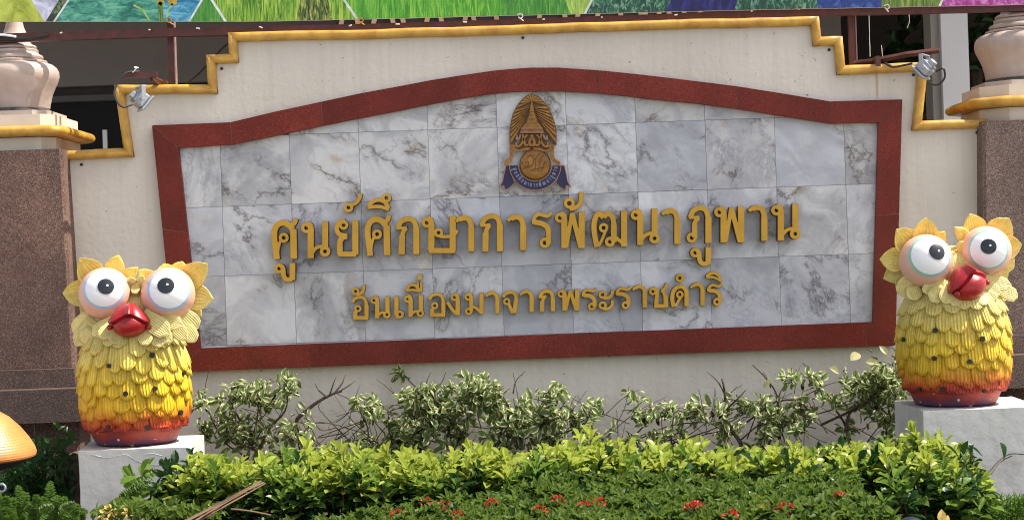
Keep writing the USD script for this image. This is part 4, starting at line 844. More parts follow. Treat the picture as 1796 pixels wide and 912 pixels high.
    for i in range(1):           # ruff of broad feathers round the neck
        n = 19
        for k in range(n):
            f = 2 * math.pi * (k + .5 * i) / n + r.uniform(-.08, .08); zt_ = .452 - .022 * i; R0, R1 = .130, .194 + r.uniform(-.014, .008)
            up = np.array([math.sin(f) * .6, -math.cos(f) * .6, 1.0])
            m, uv = petal_mesh((R0 * math.sin(f), -R0 * math.cos(f), zt_ + .012), (R1 * math.sin(f), -R1 * math.cos(f), zt_ - .068 + r.uniform(-.012, .012)), up, r.uniform(.05, .075), .014, 'ruffle', -.15, r.uniform(-.1, .02))
            obj('ruff_feather', m, M['cheek'], t, local=True, uv=uv, smooth=True)
    return t
PB = 6.225
def to_local(base_px, px, py):
    k = PB / FPX; dx, dy = px - base_px[0], py - base_px[1]
    return ((dx * CT - dy * ST) * k, -(dx * ST + dy * CT) * k)
b1 = (240, 776); L1 = U(*b1, PB); L1[2] = zL + .001
def loc(base, px, py, y): d = U(px, py, PB + y) - U(base[0], base[1], PB); return (d[0], y, d[2])
def ey(base, px, py, rpx, y): return tuple(loc(base, px, py, y)), rpx * (PB + y) / FPX
c1, r1 = ey(b1, 184.5, 515, 45.5, -.085); c2, r2 = ey(b1, 295, 516, 47, -.085)
def holes_of(base, pts): return [tuple(np.array(loc(base, *p, -.205 + .13 * (to_local(base, *p)[0] / .21) ** 2))[[0, 2]]) for p in pts]
F_ = (0, -1, .25)
bird('left yellow feathered ceramic bird statue with blue ringed goggle eyes and red beak', L1, 0, 11, M['plumage_a'], M['eye_blue'],
     {'mid': (.02, 0), 'list': [{'c': c1, 'r': r1, 'd': (.21, -1, .27), 'p': (.29, -1, .30)}, {'c': c2, 'r': r2, 'd': (.26, -1, .24), 'p': (.13, -1, .35)}]},
     {'c': loc(b1, 227, 567, -.175), 's': .95, 'yaw': 11, 'tilt': 2},
     [(0, 126, .70, 1.66, .105, .05, .02), (0, 72, .75, 1.48, .080, .05, .03), (0, 178, .70, 1.80, .105, .06, .05), (0, 215, .7, 1.45, .09, .07, .08), (0, 152, .7, 1.38, .07, .08, .10), (0, 38, .8, 1.42, .055, .05, .02), (0, 20, .8, 1.25, .05, .02, 0),
      (1, 140, .8, 1.45, .06, .05, .02), (1, 104, .75, 1.22, .075, .08, .08), (1, 36, .70, 1.76, .105, .05, .03), (1, -9, .70, 1.68, .100, .05, .04), (1, -40, .75, 1.45, .08, .07, .08), (1, 160, .85, 1.25, .05, .02, 0), (1, 72, .75, 1.2, .07, .09, .1)],
     holes_of(b1, [(195, 641), (263, 624), (315, 656), (222, 690), (269, 682), (309, 726), (255, 751), (193, 748)]),
     [(loc(b1, 205, 562, -.15), loc(b1, 163, 588, -.15), .062, F_), (loc(b1, 195, 570, -.15), loc(b1, 178, 596, -.18), .055, F_), (loc(b1, 212, 575, -.16), loc(b1, 198, 604, -.185), .055, F_), (loc(b1, 250, 552, -.15), loc(b1, 298, 588, -.18), .075, F_), (loc(b1, 258, 545, -.14), loc(b1, 322, 574, -.14), .065, F_), (loc(b1, 262, 565, -.15), loc(b1, 302, 602, -.17), .06, F_), (loc(b1, 295, 565, -.12), loc(b1, 328, 596, -.12), .06, F_), (loc(b1, 248, 580, -.16), loc(b1, 262, 606, -.19), .055, F_), (loc(b1, 160, 575, -.11), loc(b1, 146, 602, -.11), .055, F_),
      (loc(b1, 275, 575, -.15), loc(b1, 282, 610, -.19), .06, F_), (loc(b1, 160, 552, -.09), loc(b1, 130, 584, -.08), .07, F_), (loc(b1, 165, 560, -.1), loc(b1, 136, 606, -.09), .07, F_), (loc(b1, 320, 550, -.09), loc(b1, 346, 578, -.08), .075, F_), (loc(b1, 322, 570, -.09), loc(b1, 343, 600, -.09), .06, F_),
      (loc(b1, 236, 505, -.06), loc(b1, 229, 486, -.10), .035, F_), (loc(b1, 242, 508, -.06), loc(b1, 252, 484, -.10), .04, F_), (loc(b1, 236, 500, -.08), loc(b1, 240, 517, -.11), .036, F_)])
b2 = (1676, 711); L2 = U(*b2, PB); L2[2] = zR + .001
d1, s1 = ey(b2, 1624, 461, 46.5, -.095); d2, s2 = ey(b2, 1729, 444, 44, -.06)
bird('right yellow feathered ceramic bird statue with green ringed goggle eyes looking aside', L2, .4, 23, M['plumage_b'], M['eye_green'],
     {'mid': (.02, 0), 'list': [{'c': d1, 'r': s1, 'd': (-.03, -1, .25), 'p': (.21, -1, .36)}, {'c': d2, 'r': s2, 'd': (-.14, -1, .08), 'p': (-.17, -1, .19)}]},
     {'c': loc(b2, 1697, 505, -.165), 's': 1.0, 'yaw': 24, 'tilt': -16, 'pitch': -12},
     [(0, 130, .72, 1.70, .10, .05, .02), (0, 86, .72, 1.62, .10, .05, .03), (0, 52, .8, 1.4, .06, .06, .04), (0, 176, .72, 1.60, .10, .07, .07), (0, 205, .7, 1.5, .08, .08, .09), (0, 232, .75, 1.5, .09, .06, .06),
      (1, 140, .8, 1.45, .055, .04, .0), (1, 108, .72, 1.58, .09, .05, .03), (1, 50, .72, 1.72, .105, .05, .03), (1, 8, .72, 1.60, .10, .05, .04), (1, -28, .75, 1.58, .095, .07, .08), (1, 168, .9, 1.2, .05, 0, 0), (1, -52, .75, 1.5, .08, .06, .06)],
     holes_of(b2, [(1644, 583), (1717, 597), (1594, 600), (1642, 632), (1698, 637), (1622, 688), (1658, 687), (1723, 688)]),
     [(loc(b2, 1660, 500, -.15), loc(b2, 1618, 514, -.13), .06, F_), (loc(b2, 1655, 508, -.16), loc(b2, 1632, 532, -.16), .06, F_), (loc(b2, 1668, 505, -.16), loc(b2, 1655, 536, -.18), .062, F_), (loc(b2, 1680, 520, -.17), loc(b2, 1672, 540, -.19), .055, F_), (loc(b2, 1715, 505, -.13), loc(b2, 1752, 520, -.12), .065, F_), (loc(b2, 1720, 495, -.12), loc(b2, 1770, 506, -.09), .06, F_), (loc(b2, 1725, 515, -.13), loc(b2, 1745, 535, -.14), .055, F_), (loc(b2, 1750, 512, -.09), loc(b2, 1782, 524, -.06), .06, F_), (loc(b2, 1600, 505, -.10), loc(b2, 1606, 530, -.11), .06, F_),
      (loc(b2, 1600, 490, -.09), loc(b2, 1585, 525, -.08), .09, F_), (loc(b2, 1672, 462, -.05), loc(b2, 1668, 446, -.08), .035, F_), (loc(b2, 1676, 455, -.06), loc(b2, 1681, 470, -.09), .035, F_)])

# ------------------------------------------------------------------ plants
def leaf_mat(name, cols, translucent=.35, edge=None, rough=.35):
    """leaf skin: tone differs leaf by leaf; optional pale margin drawn by the leaf's own uv"""
    n = {'g': ('geometry', {}), 'r': ('rgb_ramp', {'ramp': cols}), 'p': ('principled_bsdf', {'roughness': rough, 'specular_ior_level': .22}), 't': ('translucent_bsdf', {}), 'm': ('mix_closure', {'fac': translucent}),
         'at': ('attribute', {'attribute': 'st'}), 'tc': ('texture_coordinate', {}), 'su': ('separate_xyz', {}), 'hs': ('hsv', {'saturation': .98, 'value': 1.45})}
    l = [('g.random_per_island', 'r.fac')]; out = 'r.color'
    if edge:
        n.update({'c': ('math', {'math_type': 'subtract', 'value2': .5}), 'a': ('math', {'math_type': 'absolute'}), 'nz': ('noise_texture', {'scale': 55., 'detail': 2.}), 'ad': ('math', {'math_type': 'multiply_add', 'value2': .42}), 'e': ('rgb_ramp', {'ramp': [(.46, (0, 0, 0)), (.60, (1, 1, 1))]}), 'mx': ('mix', {'mix_type': 'mix', 'color2': edge})})
        l += [('tc.UV', 'su.vector'), ('su.x', 'c.value1'), ('c.value', 'a.value1'), ('g.position', 'nz.vector'), ('nz.fac', 'ad.value1'), ('a.value', 'ad.value3'), ('ad.value', 'e.fac'), ('e.color', 'mx.fac'), ('r.color', 'mx.color1')]; out = 'mx.color'
    l += [(out, 'p.base_color'), (out, 'hs.color'), ('hs.color', 't.color'), ('p.BSDF', 'm.closure1'), ('t.BSDF', 'm.closure2')]
    return usdkit.material(stage, LOOK + name, n, l, surface='m.closure')
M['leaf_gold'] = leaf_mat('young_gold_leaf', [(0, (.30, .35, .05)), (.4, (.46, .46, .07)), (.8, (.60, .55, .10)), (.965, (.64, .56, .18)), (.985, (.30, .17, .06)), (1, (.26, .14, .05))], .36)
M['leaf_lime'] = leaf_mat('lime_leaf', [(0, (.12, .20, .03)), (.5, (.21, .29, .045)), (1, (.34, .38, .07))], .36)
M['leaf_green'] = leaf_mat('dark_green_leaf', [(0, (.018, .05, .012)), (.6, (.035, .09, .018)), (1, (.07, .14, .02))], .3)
M['leaf_ixora'] = leaf_mat('small_green_leaf', [(0, (.09, .14, .02)), (.5, (.20, .26, .035)), (.85, (.34, .37, .06)), (1, (.54, .48, .09))], .42, rough=.5)
M['leaf_var'] = leaf_mat('variegated_leaf', [(0, (.15, .21, .07)), (.5, (.32, .37, .15)), (.8, (.52, .51, .25)), (1, (.64, .60, .33))], .48, edge=(.78, .74, .46), rough=.5)
M['leaf_fern'] = leaf_mat('fern_leaf', [(0, (.08, .15, .02)), (.6, (.17, .27, .03)), (1, (.30, .39, .05))], .4)
M['leaf_weed'] = leaf_mat('weed_leaf', [(0, (.03, .08, .02)), (.6, (.07, .15, .035)), (1, (.16, .24, .06))], .35)
M['leaf_cream'] = leaf_mat('cream_leaf', [(0, (.52, .50, .26)), (1, (.60, .57, .36))], .45)
M['twig'] = mat('brown_twig', (.11, .07, .05), .85, scale=60., col2=(.045, .028, .02), bump=.4, bscale=120.)
M['petal_red'] = leaf_mat('red_flower', [(0, (.42, .025, .02)), (.6, (.55, .05, .03)), (1, (.62, .15, .07))], .3)
M['petal_yellow'] = leaf_mat('yellow_flower', [(0, (.62, .44, .14)), (1, (.74, .62, .30))], .3)
M['dry'] = leaf_mat('dry_leaf', [(0, (.18, .10, .06)), (.6, (.33, .21, .13)), (1, (.46, .34, .22))], .2, rough=.6)
M['deadleaf'] = leaf_mat('dead_leaf', [(0, (.03, .018, .012)), (1, (.10, .055, .035))], .1, rough=.7)
def leaf_template(kind):
    """thin blade: base at the origin, tip at +y, width along x, upper side +z"""
    if kind == 'obovate': s = [(0, .05), (.22, .42), (.5, .84), (.74, 1.), (.9, .72), (1, .04)]
    elif kind == 'oval': s = [(0, .05), (.2, .75), (.42, 1.), (.68, .82), (.88, .38), (1, .03)]
    else: s = [(0, .1), (.3, .9), (.6, .9), (1, .05)]
    V, uv = [], []
    for v, w in s:
        z = -.28 * (v - .25) ** 2
        V += [(-.5 * w, v, z + .13 * w), (0, v, z), (.5 * w, v, z + .13 * w)]; uv += [(.5 - .5 * max(w, .0), v), (.5, v), (.5 + .5 * max(w, .0), v)]
    F = []
    for i in range(len(s) - 1):
        a = i * 3; F += [[a, a + 1, a + 4], [a, a + 4, a + 3], [a + 1, a + 2, a + 5], [a + 1, a + 5, a + 4]]
    return np.array(V), np.array(F), np.array(uv)
TPL = {k: leaf_template(k) for k in ('obovate', 'oval', 'blade')}
def leaves(P, D, N, Ln, W, kind='oval'):
    """many leaves in one go: base points, directions, upper normals, lengths, widths"""
    V, F, uv = TPL[kind]; n = len(P)
    P, D, N = (np.asarray(a, float) for a in (P, D, N)); D = D / np.linalg.norm(D, axis=1, keepdims=True)
    N = N - D * (N * D).sum(1, keepdims=True); N /= np.maximum(np.linalg.norm(N, axis=1, keepdims=True), 1e-6); X = np.cross(D, N)
    Ln = np.broadcast_to(Ln, n)[:, None, None]; W = np.broadcast_to(W, n)[:, None, None]
    v = P[:, None, :] + X[:, None, :] * (V[None, :, :1] * W) + D[:, None, :] * (V[None, :, 1:2] * Ln) + N[:, None, :] * (V[None, :, 2:] * Ln)
    f = F[None] + (np.arange(n) * len(V))[:, None, None]
    return v.reshape(-1, 3), f.reshape(-1, 3), np.tile(uv, (n, 1))
def put_leaves(name, args, mat_, parent, kind='oval', stuff=True):
    v, f, uv = leaves(*args, kind=kind)
    return obj(name, (v, f), mat_, parent, uv=uv, kind='stuff' if stuff else None)
def rnd_dirs(r, n, up=.3):
    d = r.normal(size=(n, 3)); d[:, 2] += up; return d / np.linalg.norm(d, axis=1, keepdims=True)

def shoot(r, top, tilt, n=9, Ln=.075):
    """whorl of upright leaves at a shoot tip"""
    P, D, N, LL, WW = [], [], [], [], []
    for k in range(n):
        a = k * 2.4 + r.uniform(-.3, .3); e = np.interp(k, [0, n - 1], [1.25, .05]) + r.uniform(-.18, .18)
        d = np.array([math.cos(a) * math.cos(e), math.sin(a) * math.cos(e), math.sin(e)]) + tilt
        P.append(top - np.array([0, 0, .0075 * k])); D.append(d); N.append([-math.cos(a) * .8, -math.sin(a) * .8, .9]); L_ = Ln * r.uniform(.75, 1.15) * (np.interp(k, [0, 3, n], [.75, 1, 1.05])); LL.append(L_); WW.append(L_ * r.uniform(.36, .46))
    return P, D, N, LL, WW
# golden hedge: a row of separate shrubs
def gold_top(px):
    return float(np.interp(px, [300, 345, 420, 520, 640, 760, 860, 950, 1040, 1120, 1200, 1290, 1400, 1480, 1560, 1640, 1700, 1745], [840, 806, 822, 812, 806, 808, 806, 800, 790, 800, 792, 802, 800, 798, 786, 784, 800, 840]))
HX = [(372, 72), (478, 78), (585, 78), (690, 78), (795, 78), (900, 76), (1003, 78), (1108, 78), (1212, 76), (1315, 76), (1420, 78), (1525, 78), (1636, 90)]
ord_ = ['at the foot of the left pedestal', 'second from the left pedestal', 'third from the left pedestal', 'fourth from the left pedestal', 'fifth from the left pedestal', 'sixth from the left pedestal, left of middle', 'in the middle of the hedge', 'sixth from the right pedestal', 'fifth from the right pedestal', 'fourth from the right pedestal', 'third from the right pedestal', 'next to the last before the right pedestal', 'tallest and broadest, against the right pedestal']
for i, (cx, hw) in enumerate(HX):
    r = np.random.default_rng(100 + i)
    base = U(cx, 800, 5.55); base[2] = .33
    sh = thing('golden_shrub', 'low golden leaved hedge shrub ' + ord_[i], 'shrub', base, 'golden shrubs of the low hedge')
    acc = {'leaf_gold': [], 'leaf_lime': [], 'leaf_green': []}; stems = []; singles = []
    n = int(104 * hw / 78) + (50 if i == 12 else 0)
    for k in range(n):
        px = cx + r.uniform(-1, 1) * hw; lev = r.uniform(0, 1) ** 1.3; Yy = 5.36 + .42 * r.uniform(0, 1)
        if i == 12 and k % 3 == 0: Yy = r.uniform(5.2, 5.5)
        front = np.clip((5.52 - Yy) / .2, 0, 1)
        py = gold_top(px) + 4 + lev * 40 + front * r.uniform(0, 70 if i < 12 else 110) + r.uniform(-14, 14) - (r.uniform(8, 26) if r.random() < .1 else 0)
        T_ = U(px, py, Yy); tilt = np.array([r.normal(0, .36), r.normal(-.16, .34), r.uniform(-.1, .15)])
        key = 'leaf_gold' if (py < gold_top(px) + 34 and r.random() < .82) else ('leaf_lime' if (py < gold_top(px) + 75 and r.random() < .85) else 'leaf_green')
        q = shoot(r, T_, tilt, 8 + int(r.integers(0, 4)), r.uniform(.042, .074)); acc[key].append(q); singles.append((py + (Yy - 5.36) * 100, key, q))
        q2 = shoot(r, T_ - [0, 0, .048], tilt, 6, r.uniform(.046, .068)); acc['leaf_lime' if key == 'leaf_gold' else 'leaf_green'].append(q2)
        if k % 2 == 0: stems.append(tube([np.array([base[0] + (T_[0] - base[0]) * .5, 5.55 + (Yy - 5.55) * .5, .30]), (T_ + [base[0] + (T_[0] - base[0]) * .6, Yy, .45]) / 2, T_], [.006, .0045, .003], 5))
    if i == 12:                 # this one is leafy down to the ferns
        for k in range(46):
            T_ = U(r.uniform(1545, 1722), r.uniform(846, 906), r.uniform(5.12, 5.3)); acc['leaf_lime' if r.random() < .55 else 'leaf_green'].append(shoot(r, T_, np.array([r.normal(0, .4), -.35, -.1]), 7, r.uniform(.055, .075)))
    # inner dark foliage
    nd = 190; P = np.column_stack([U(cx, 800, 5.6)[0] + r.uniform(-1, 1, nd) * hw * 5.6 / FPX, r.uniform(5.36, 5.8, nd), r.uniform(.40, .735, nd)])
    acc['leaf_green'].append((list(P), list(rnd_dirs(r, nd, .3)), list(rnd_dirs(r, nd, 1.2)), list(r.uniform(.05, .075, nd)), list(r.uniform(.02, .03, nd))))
    singles.sort(key=lambda s: s[0]); own = 0
    for key in acc:
        keep = [q for q in acc[key]]
        P = sum([list(q[0]) for q in keep], []); D = sum([list(q[1]) for q in keep], []); N = sum([list(q[2]) for q in keep], []); A = sum([list(q[3]) for q in keep], []); B = sum([list(q[4]) for q in keep], [])
        if not P: continue
        P, D, N, A, B = map(np.array, (P, D, N, A, B))
        pick = np.zeros(len(P), bool)
        if key != 'leaf_green': pick[np.argsort(P[:, 1] - .6 * P[:, 2])[:30]] = True   # the leaves nearest the path are parts of their own
        for j in np.where(pick)[0]:
            v, f, uv = leaves(P[j:j + 1], D[j:j + 1], N[j:j + 1], A[j:j + 1], B[j:j + 1], kind='obovate')
            obj('leaf', (v, f), LEAFV[key][j % 3] if 'LEAFV' in globals() else M[key], sh, uv=uv)
        put_leaves('foliage', (P[~pick], D[~pick], N[~pick], A[~pick], B[~pick]), M[key], sh, 'obovate')
    obj('stems', stems, M['twig'], sh, kind='stuff')

# small dark ixora bushes along the bottom, with red flower heads
IX = [(560, 110, 905, 'left end'), (720, 110, 885, 'left of middle'), (890, 110, 872, 'in the middle'), (1060, 110, 868, 'right of middle'), (1230, 110, 868, 'toward the right'), (1400, 110, 866, 'right end')]
FL = [(640, 902), (695, 902), (778, 888), (800, 905), (862, 884), (1024, 888), (1048, 882), (1212, 892), (1222, 888), (1345, 892), (1280, 904), (1490, 902), (1526, 888), (978, 878), (946, 896), (748, 880), (1378, 890), (1472, 872)]
for i, (cx, hw, top, wh) in enumerate(IX):
    r = np.random.default_rng(300 + i); Yc = 5.0
    b_ = U(cx, top, Yc); hwm = hw * Yc / FPX
    t = thing('flowering_bush', 'clipped dark green bush with red flower heads, ' + wh + ' of the front row', 'bush', (b_[0], Yc, .2), 'clipped bushes with red flowers in front of the hedge')
    n = 1900
    P = np.column_stack([b_[0] + r.uniform(-1, 1, n) * hwm, r.uniform(4.55, 5.24, n), np.zeros(n)])
    topz = np.array([U(cx, np.interp(b_[0] + 0, [b_[0]], [top]), y)[2] for y in P[:, 1]])
    zt = CZ - (np.interp((P[:, 0] / 5.0 * FPX + 898), [460, 560, 640, 760, 860, 950, 1060, 1500, 1560], [962, 948, 930, 906, 890, 878, 870, 868, 880]) - 456) * 5.0 / FPX + .03 * (P[:, 1] - 5.0) + .03 * (meshkit.noise(P * 9) - .5) - P[:, 0] * ST * 1.0
    zt = zt + .05 * (meshkit.noise(P * [26, 26, 1]) - .55); dep = r.uniform(0, 1, n) ** 2.2 * .20; P[:, 2] = zt - dep
    tops = P[dep < .06]; deep = P[dep >= .06]
    q = 6; k_ = np.arange(len(tops) * q); a_ = k_ * 2.4 + r.uniform(-.5, .5, len(k_)); e_ = np.interp(k_ % q, [0, q - 1], [.35, 1.35]) + r.uniform(-.2, .2, len(k_))
    lean = np.repeat(r.normal(0, .3, (len(tops), 3)) + [0, -.2, 0], q, 0)
    D = np.column_stack([np.cos(a_) * np.cos(e_), np.sin(a_) * np.cos(e_), np.sin(e_)]) + lean; L_ = r.uniform(.024, .044, len(k_))
    nt = len(k_); sel = r.random(nt) < .9
    PT = np.repeat(tops, q, 0) + r.normal(0, .004, (nt, 3)); NT = np.column_stack([-np.cos(a_), -np.sin(a_), .9 + 0 * a_])
    put_leaves('foliage', (PT[sel], D[sel], NT[sel], L_[sel], L_[sel] * .40), M['leaf_ixora'], t)
    put_leaves('foliage', (PT[~sel], D[~sel], NT[~sel], L_[~sel], L_[~sel] * .42), M['leaf_green'], t)
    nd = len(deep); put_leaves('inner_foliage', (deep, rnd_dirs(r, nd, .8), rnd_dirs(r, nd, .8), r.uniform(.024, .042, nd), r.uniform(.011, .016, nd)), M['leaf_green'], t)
    for (fx, fy) in FL:
        if not (cx - hw * .78 <= fx < cx + hw * .78): continue
        Yq = np.linspace(5.24, 4.5, 75); W_ = np.array([U(fx, fy, y) for y in Yq])
        sz = CZ - (np.interp((W_[:, 0] / 5.0 * FPX + 898), [460, 560, 640, 760, 860, 950, 1060, 1500, 1560], [962, 948, 930, 906, 890, 878, 870, 868, 880]) - 456) * 5.0 / FPX + .03 * (W_[:, 1] - 5.0) - W_[:, 0] * ST + .028
        hit = np.where(W_[:, 2] < sz)[0]; c = W_[hit[-1]] if len(hit) else W_[-1]
        c = W_[np.argmin(np.abs(W_[:, 2] - sz))]; m = int(r.integers(14, 26))
        d = rnd_dirs(r, m, .9); Pf = c + d * [.017, .016, .010]; Df = rnd_dirs(r, m, .3) * .5 + d
        v, f, uv = leaves(Pf, Df, d + [0, 0, .3], r.uniform(.008, .013, m), r.uniform(.006, .009, m)); obj('flower_head', (v, f), M['petal_red'], t, uv=uv)

# variegated shrubs against the wall
def shrub(label, base, clumps, branches, seed, Y=6.82, extra_dead=4, cream=()):
    r = np.random.default_rng(seed)
    B = U(*base, Y); B[2] = .34
    t = thing('variegated_shrub', label, 'shrub', B, 'variegated shrubs at the foot of the wall')
    for pts, rad in branches:
        q = [U(a, b, Y + dy) for a, b, dy in pts]
        n = len(spline(q, 4)); obj('branch', tube(spline(q, 4), np.linspace(rad, rad * .35, n), 6), M['twig'], t)
    tw_ = []; P, D, N, A, W = [], [], [], [], []
    for cx, cy, rx, ry, n in clumps:
        c = U(cx, cy, Y); k = Y / FPX
        for j in range(max(3, n // 8)):
            a = r.uniform(0, 2 * math.pi); rr = math.sqrt(r.uniform(.05, 1))
            e = c + [math.cos(a) * rr * rx * k, r.uniform(-.13, .12), math.sin(a) * rr * ry * k]
            s = c + [r.uniform(-.3, .3) * rx * k, r.uniform(-.03, .03), -ry * k * r.uniform(.2, 1.0)]
            mid = (s + e) / 2 + r.normal(0, .02, 3); cur = spline([s, mid, e], 5); tw_.append(tube(cur, np.linspace(.0030, .0014, len(cur)), 4))
            for q in range(9):
                tt = .25 + .75 * q / 8; p = cur[min(int(tt * (len(cur) - 1)), len(cur) - 1)]
                P.append(p + r.normal(0, .008, 3)); d = rnd_dirs(r, 1, -.15)[0]; d[1] -= .2; D.append(d); N.append(np.array([.2, -.45, .9]) + r.normal(0, .6, 3)); L_ = r.uniform(.020, .054); A.append(L_); W.append(L_ * r.uniform(.52, .74))
    x0_, x1_ = min(c[0] - c[2] for c in clumps), max(c[0] + c[2] for c in clumps); y0_ = min(c[1] - c[3] for c in clumps)
    for k in range(int((x1_ - x0_) / 15)):                    # bare tangled twigs
        a = U(r.uniform(x0_, x1_), r.uniform(740, 812), Y + r.uniform(-.08, .10)); b = a + [r.normal(0, .16), r.uniform(-.05, .05), r.uniform(.04, .24)]
        zmax = U(898, y0_ + 4, Y)[2] - a[0] * 0 ; b[2] = min(b[2], zmax)
        cur = spline([a, (a + b) / 2 + r.normal(0, .025, 3), b], 5); tw_.append(tube(cur, np.linspace(.0022, .0010, len(cur)), 4))
    P, D, N, A, W = map(np.array, (P, D, N, A, W))
    big = np.argsort(P[:, 1] - A * 2)[:40]
    for j in big:
        v, f, uv = leaves(P[j:j + 1], D[j:j + 1], N[j:j + 1], A[j:j + 1], W[j:j + 1]); obj('leaf', (v, f), M['leaf_var'], t, uv=uv)
    rest = np.setdiff1d(np.arange(len(P)), big); put_leaves('foliage', (P[rest], D[rest], N[rest], A[rest], W[rest]), M['leaf_var'], t)
    obj('twigs', tw_, M['twig'], t, kind='stuff')
    for j in range(extra_dead):
        cx, cy, rx, ry, n = clumps[int(r.integers(0, len(clumps)))]
        p = U(cx + r.uniform(-1, 1) * rx, cy + ry * r.uniform(.2, 1.2), Y)[None]; v, f, uv = leaves(p, np.array([[r.normal(0, .3), 0, -1]]), np.array([[0, -1, .2]]), [r.uniform(.03, .045)], [.016]); obj('dead_leaf', (v, f), M['deadleaf'], t, uv=uv)
    for px, py, L_ in cream:
        p = U(px, py, Y - .08)[None]; v, f, uv = leaves(p, rnd_dirs(r, 1, .3) + [[.4, 0, 0]], np.array([[0, -1, .6]]), [L_], [L_ * .55]); obj('pale_leaf', (v, f), M['leaf_cream'], t, uv=uv)
    return t
shrub('variegated shrub beside the left pedestal with a thick pruned bare limb', (445, 800), [(450, 688, 62, 26, 190), (505, 672, 34, 18, 60), (395, 735, 42, 38, 110), (440, 760, 60, 34, 130), (530, 745, 38, 34, 60), (352, 690, 14, 26, 26), (348, 745, 14, 40, 30), (520, 792, 60, 16, 60), (405, 690, 18, 16, 30), (570, 800, 30, 10, 20)],
      [([(535, 770, 0), (520, 740, .0), (535, 722, -.02), (560, 703, -.02), (585, 690, -.03), (600, 686, -.03)], .011), ([(575, 697, -.03), (560, 685, -.02), (552, 672, 0)], .005), ([(588, 688, -.03), (600, 672, -.02), (606, 657, 0)], .005), ([(592, 688, -.03), (612, 676, -.03), (622, 668, -.01)], .004), ([(578, 694, -.03), (584, 675, -.05), (590, 660, -.04)], .004),
       ([(430, 815, 0), (440, 770, .0), (420, 735, .02), (400, 700, .02)], .008), ([(445, 815, 0), (470, 755, 0), (500, 720, -.03), (505, 680, -.03)], .007), ([(440, 790, 0), (450, 740, -.02), (455, 700, -.03)], .007), ([(530, 800, 0), (525, 770, .01), (560, 740, .02), (640, 760, .02)], .004), ([(430, 800, 0), (390, 770, 0), (360, 700, .02), (368, 640, .03)], .004)], 41)
shrub('thin half bare variegated shrub between pruned limb and big clump', (690, 800), [(620, 700, 30, 12, 26), (665, 706, 42, 16, 54), (650, 720, 14, 16, 16), (690, 745, 34, 26, 40), (650, 770, 50, 26, 60), (600, 790, 40, 16, 36), (720, 690, 28, 22, 50), (735, 770, 34, 34, 60)],
      [([(640, 800, 0), (645, 750, 0), (618, 705, -.01), (590, 690, -.02)], .004), ([(600, 760, 0), (560, 765, .02), (700, 715, -.01), (655, 712, -.02)], .003), ([(690, 800, 0), (680, 750, 0), (640, 720, .02), (590, 730, .04)], .0035), ([(700, 790, 0), (640, 715, .02), (655, 690, .02)], .003), ([(610, 770, .02), (562, 720, .04), (562, 705, .03)], .003), ([(665, 780, .0), (620, 740, .02), (585, 690, .05)], .0025), ([(700, 700, .03), (680, 680, .02), (660, 665, .0)], .0028), ([(590, 770, .0), (640, 740, -.02), (720, 745, .0)], .003)], 42)
shrub('densest variegated clump left of middle under the granite border', (745, 800), [(745, 730, 46, 44, 160), (770, 700, 46, 26, 110), (800, 740, 44, 50, 150), (820, 680, 34, 22, 60), (735, 690, 26, 16, 40), (700, 770, 40, 34, 70)],
      [([(735, 812, 0), (738, 760, 0), (735, 720, -.02), (733, 684, 0)], .010), ([(800, 812, 0), (790, 760, 0), (770, 715, 0), (752, 684, -.02)], .008), ([(750, 695, 0), (748, 672, .0), (756, 652, .0)], .003), ([(760, 690, 0), (776, 668, .02), (782, 652, .02)], .003)], 43)
shrub('broad variegated clump in the middle below the emblem', (900, 800), [(860, 690, 44, 30, 140), (905, 720, 52, 44, 200), (955, 710, 48, 36, 170), (880, 760, 52, 40, 160), (950, 760, 46, 34, 120), (1000, 720, 34, 34, 80), (985, 690, 20, 14, 30), (840, 665, 22, 18, 40), (1040, 735, 34, 30, 40), (1055, 712, 26, 14, 24)],
      [([(900, 812, 0), (905, 760, 0), (890, 710, 0), (858, 670, 0)], .011), ([(885, 705, 0), (875, 690, -.04), (870, 672, -.04)], .006), ([(960, 812, 0), (960, 760, 0), (975, 710, 0), (990, 680, 0)], .008), ([(985, 760, 0), (1050, 735, 0), (1090, 700, .02), (1120, 684, .02)], .003), ([(900, 690, .02), (905, 668, 0), (922, 650, 0)], .003)], 44)
shrub('sparse twiggy variegated shrub right of middle with bare grey wall above', (1180, 800), [(1130, 722, 28, 18, 46), (1160, 718, 34, 14, 40), (1215, 715, 44, 18, 74), (1135, 765, 34, 22, 30), (1090, 770, 28, 20, 24), (1195, 760, 40, 26, 26), (1110, 692, 12, 6, 8)],
      [([(1128, 800, 0), (1110, 765, 0), (1100, 758, 0)], .004), ([(1112, 765, 0), (1140, 735, -.01), (1148, 720, -.01)], .004), ([(1177, 800, 0), (1178, 760, 0), (1183, 718, 0)], .005), ([(1120, 770, 0), (1180, 745, 0), (1260, 738, .01), (1330, 720, .0)], .0035), ([(1090, 720, .02), (1180, 716, .02), (1290, 718, .02)], .002), ([(1140, 790, 0), (1200, 770, 0), (1280, 740, 0), (1330, 705, 0)], .004), ([(1150, 775, 0), (1220, 765, .02), (1290, 750, .02)], .003), ([(1100, 725, .02), (1130, 700, .02), (1118, 688, .02)], .0022), ([(1205, 730, 0), (1240, 760, 0), (1310, 735, .02)], .0022)], 45, extra_dead=5)
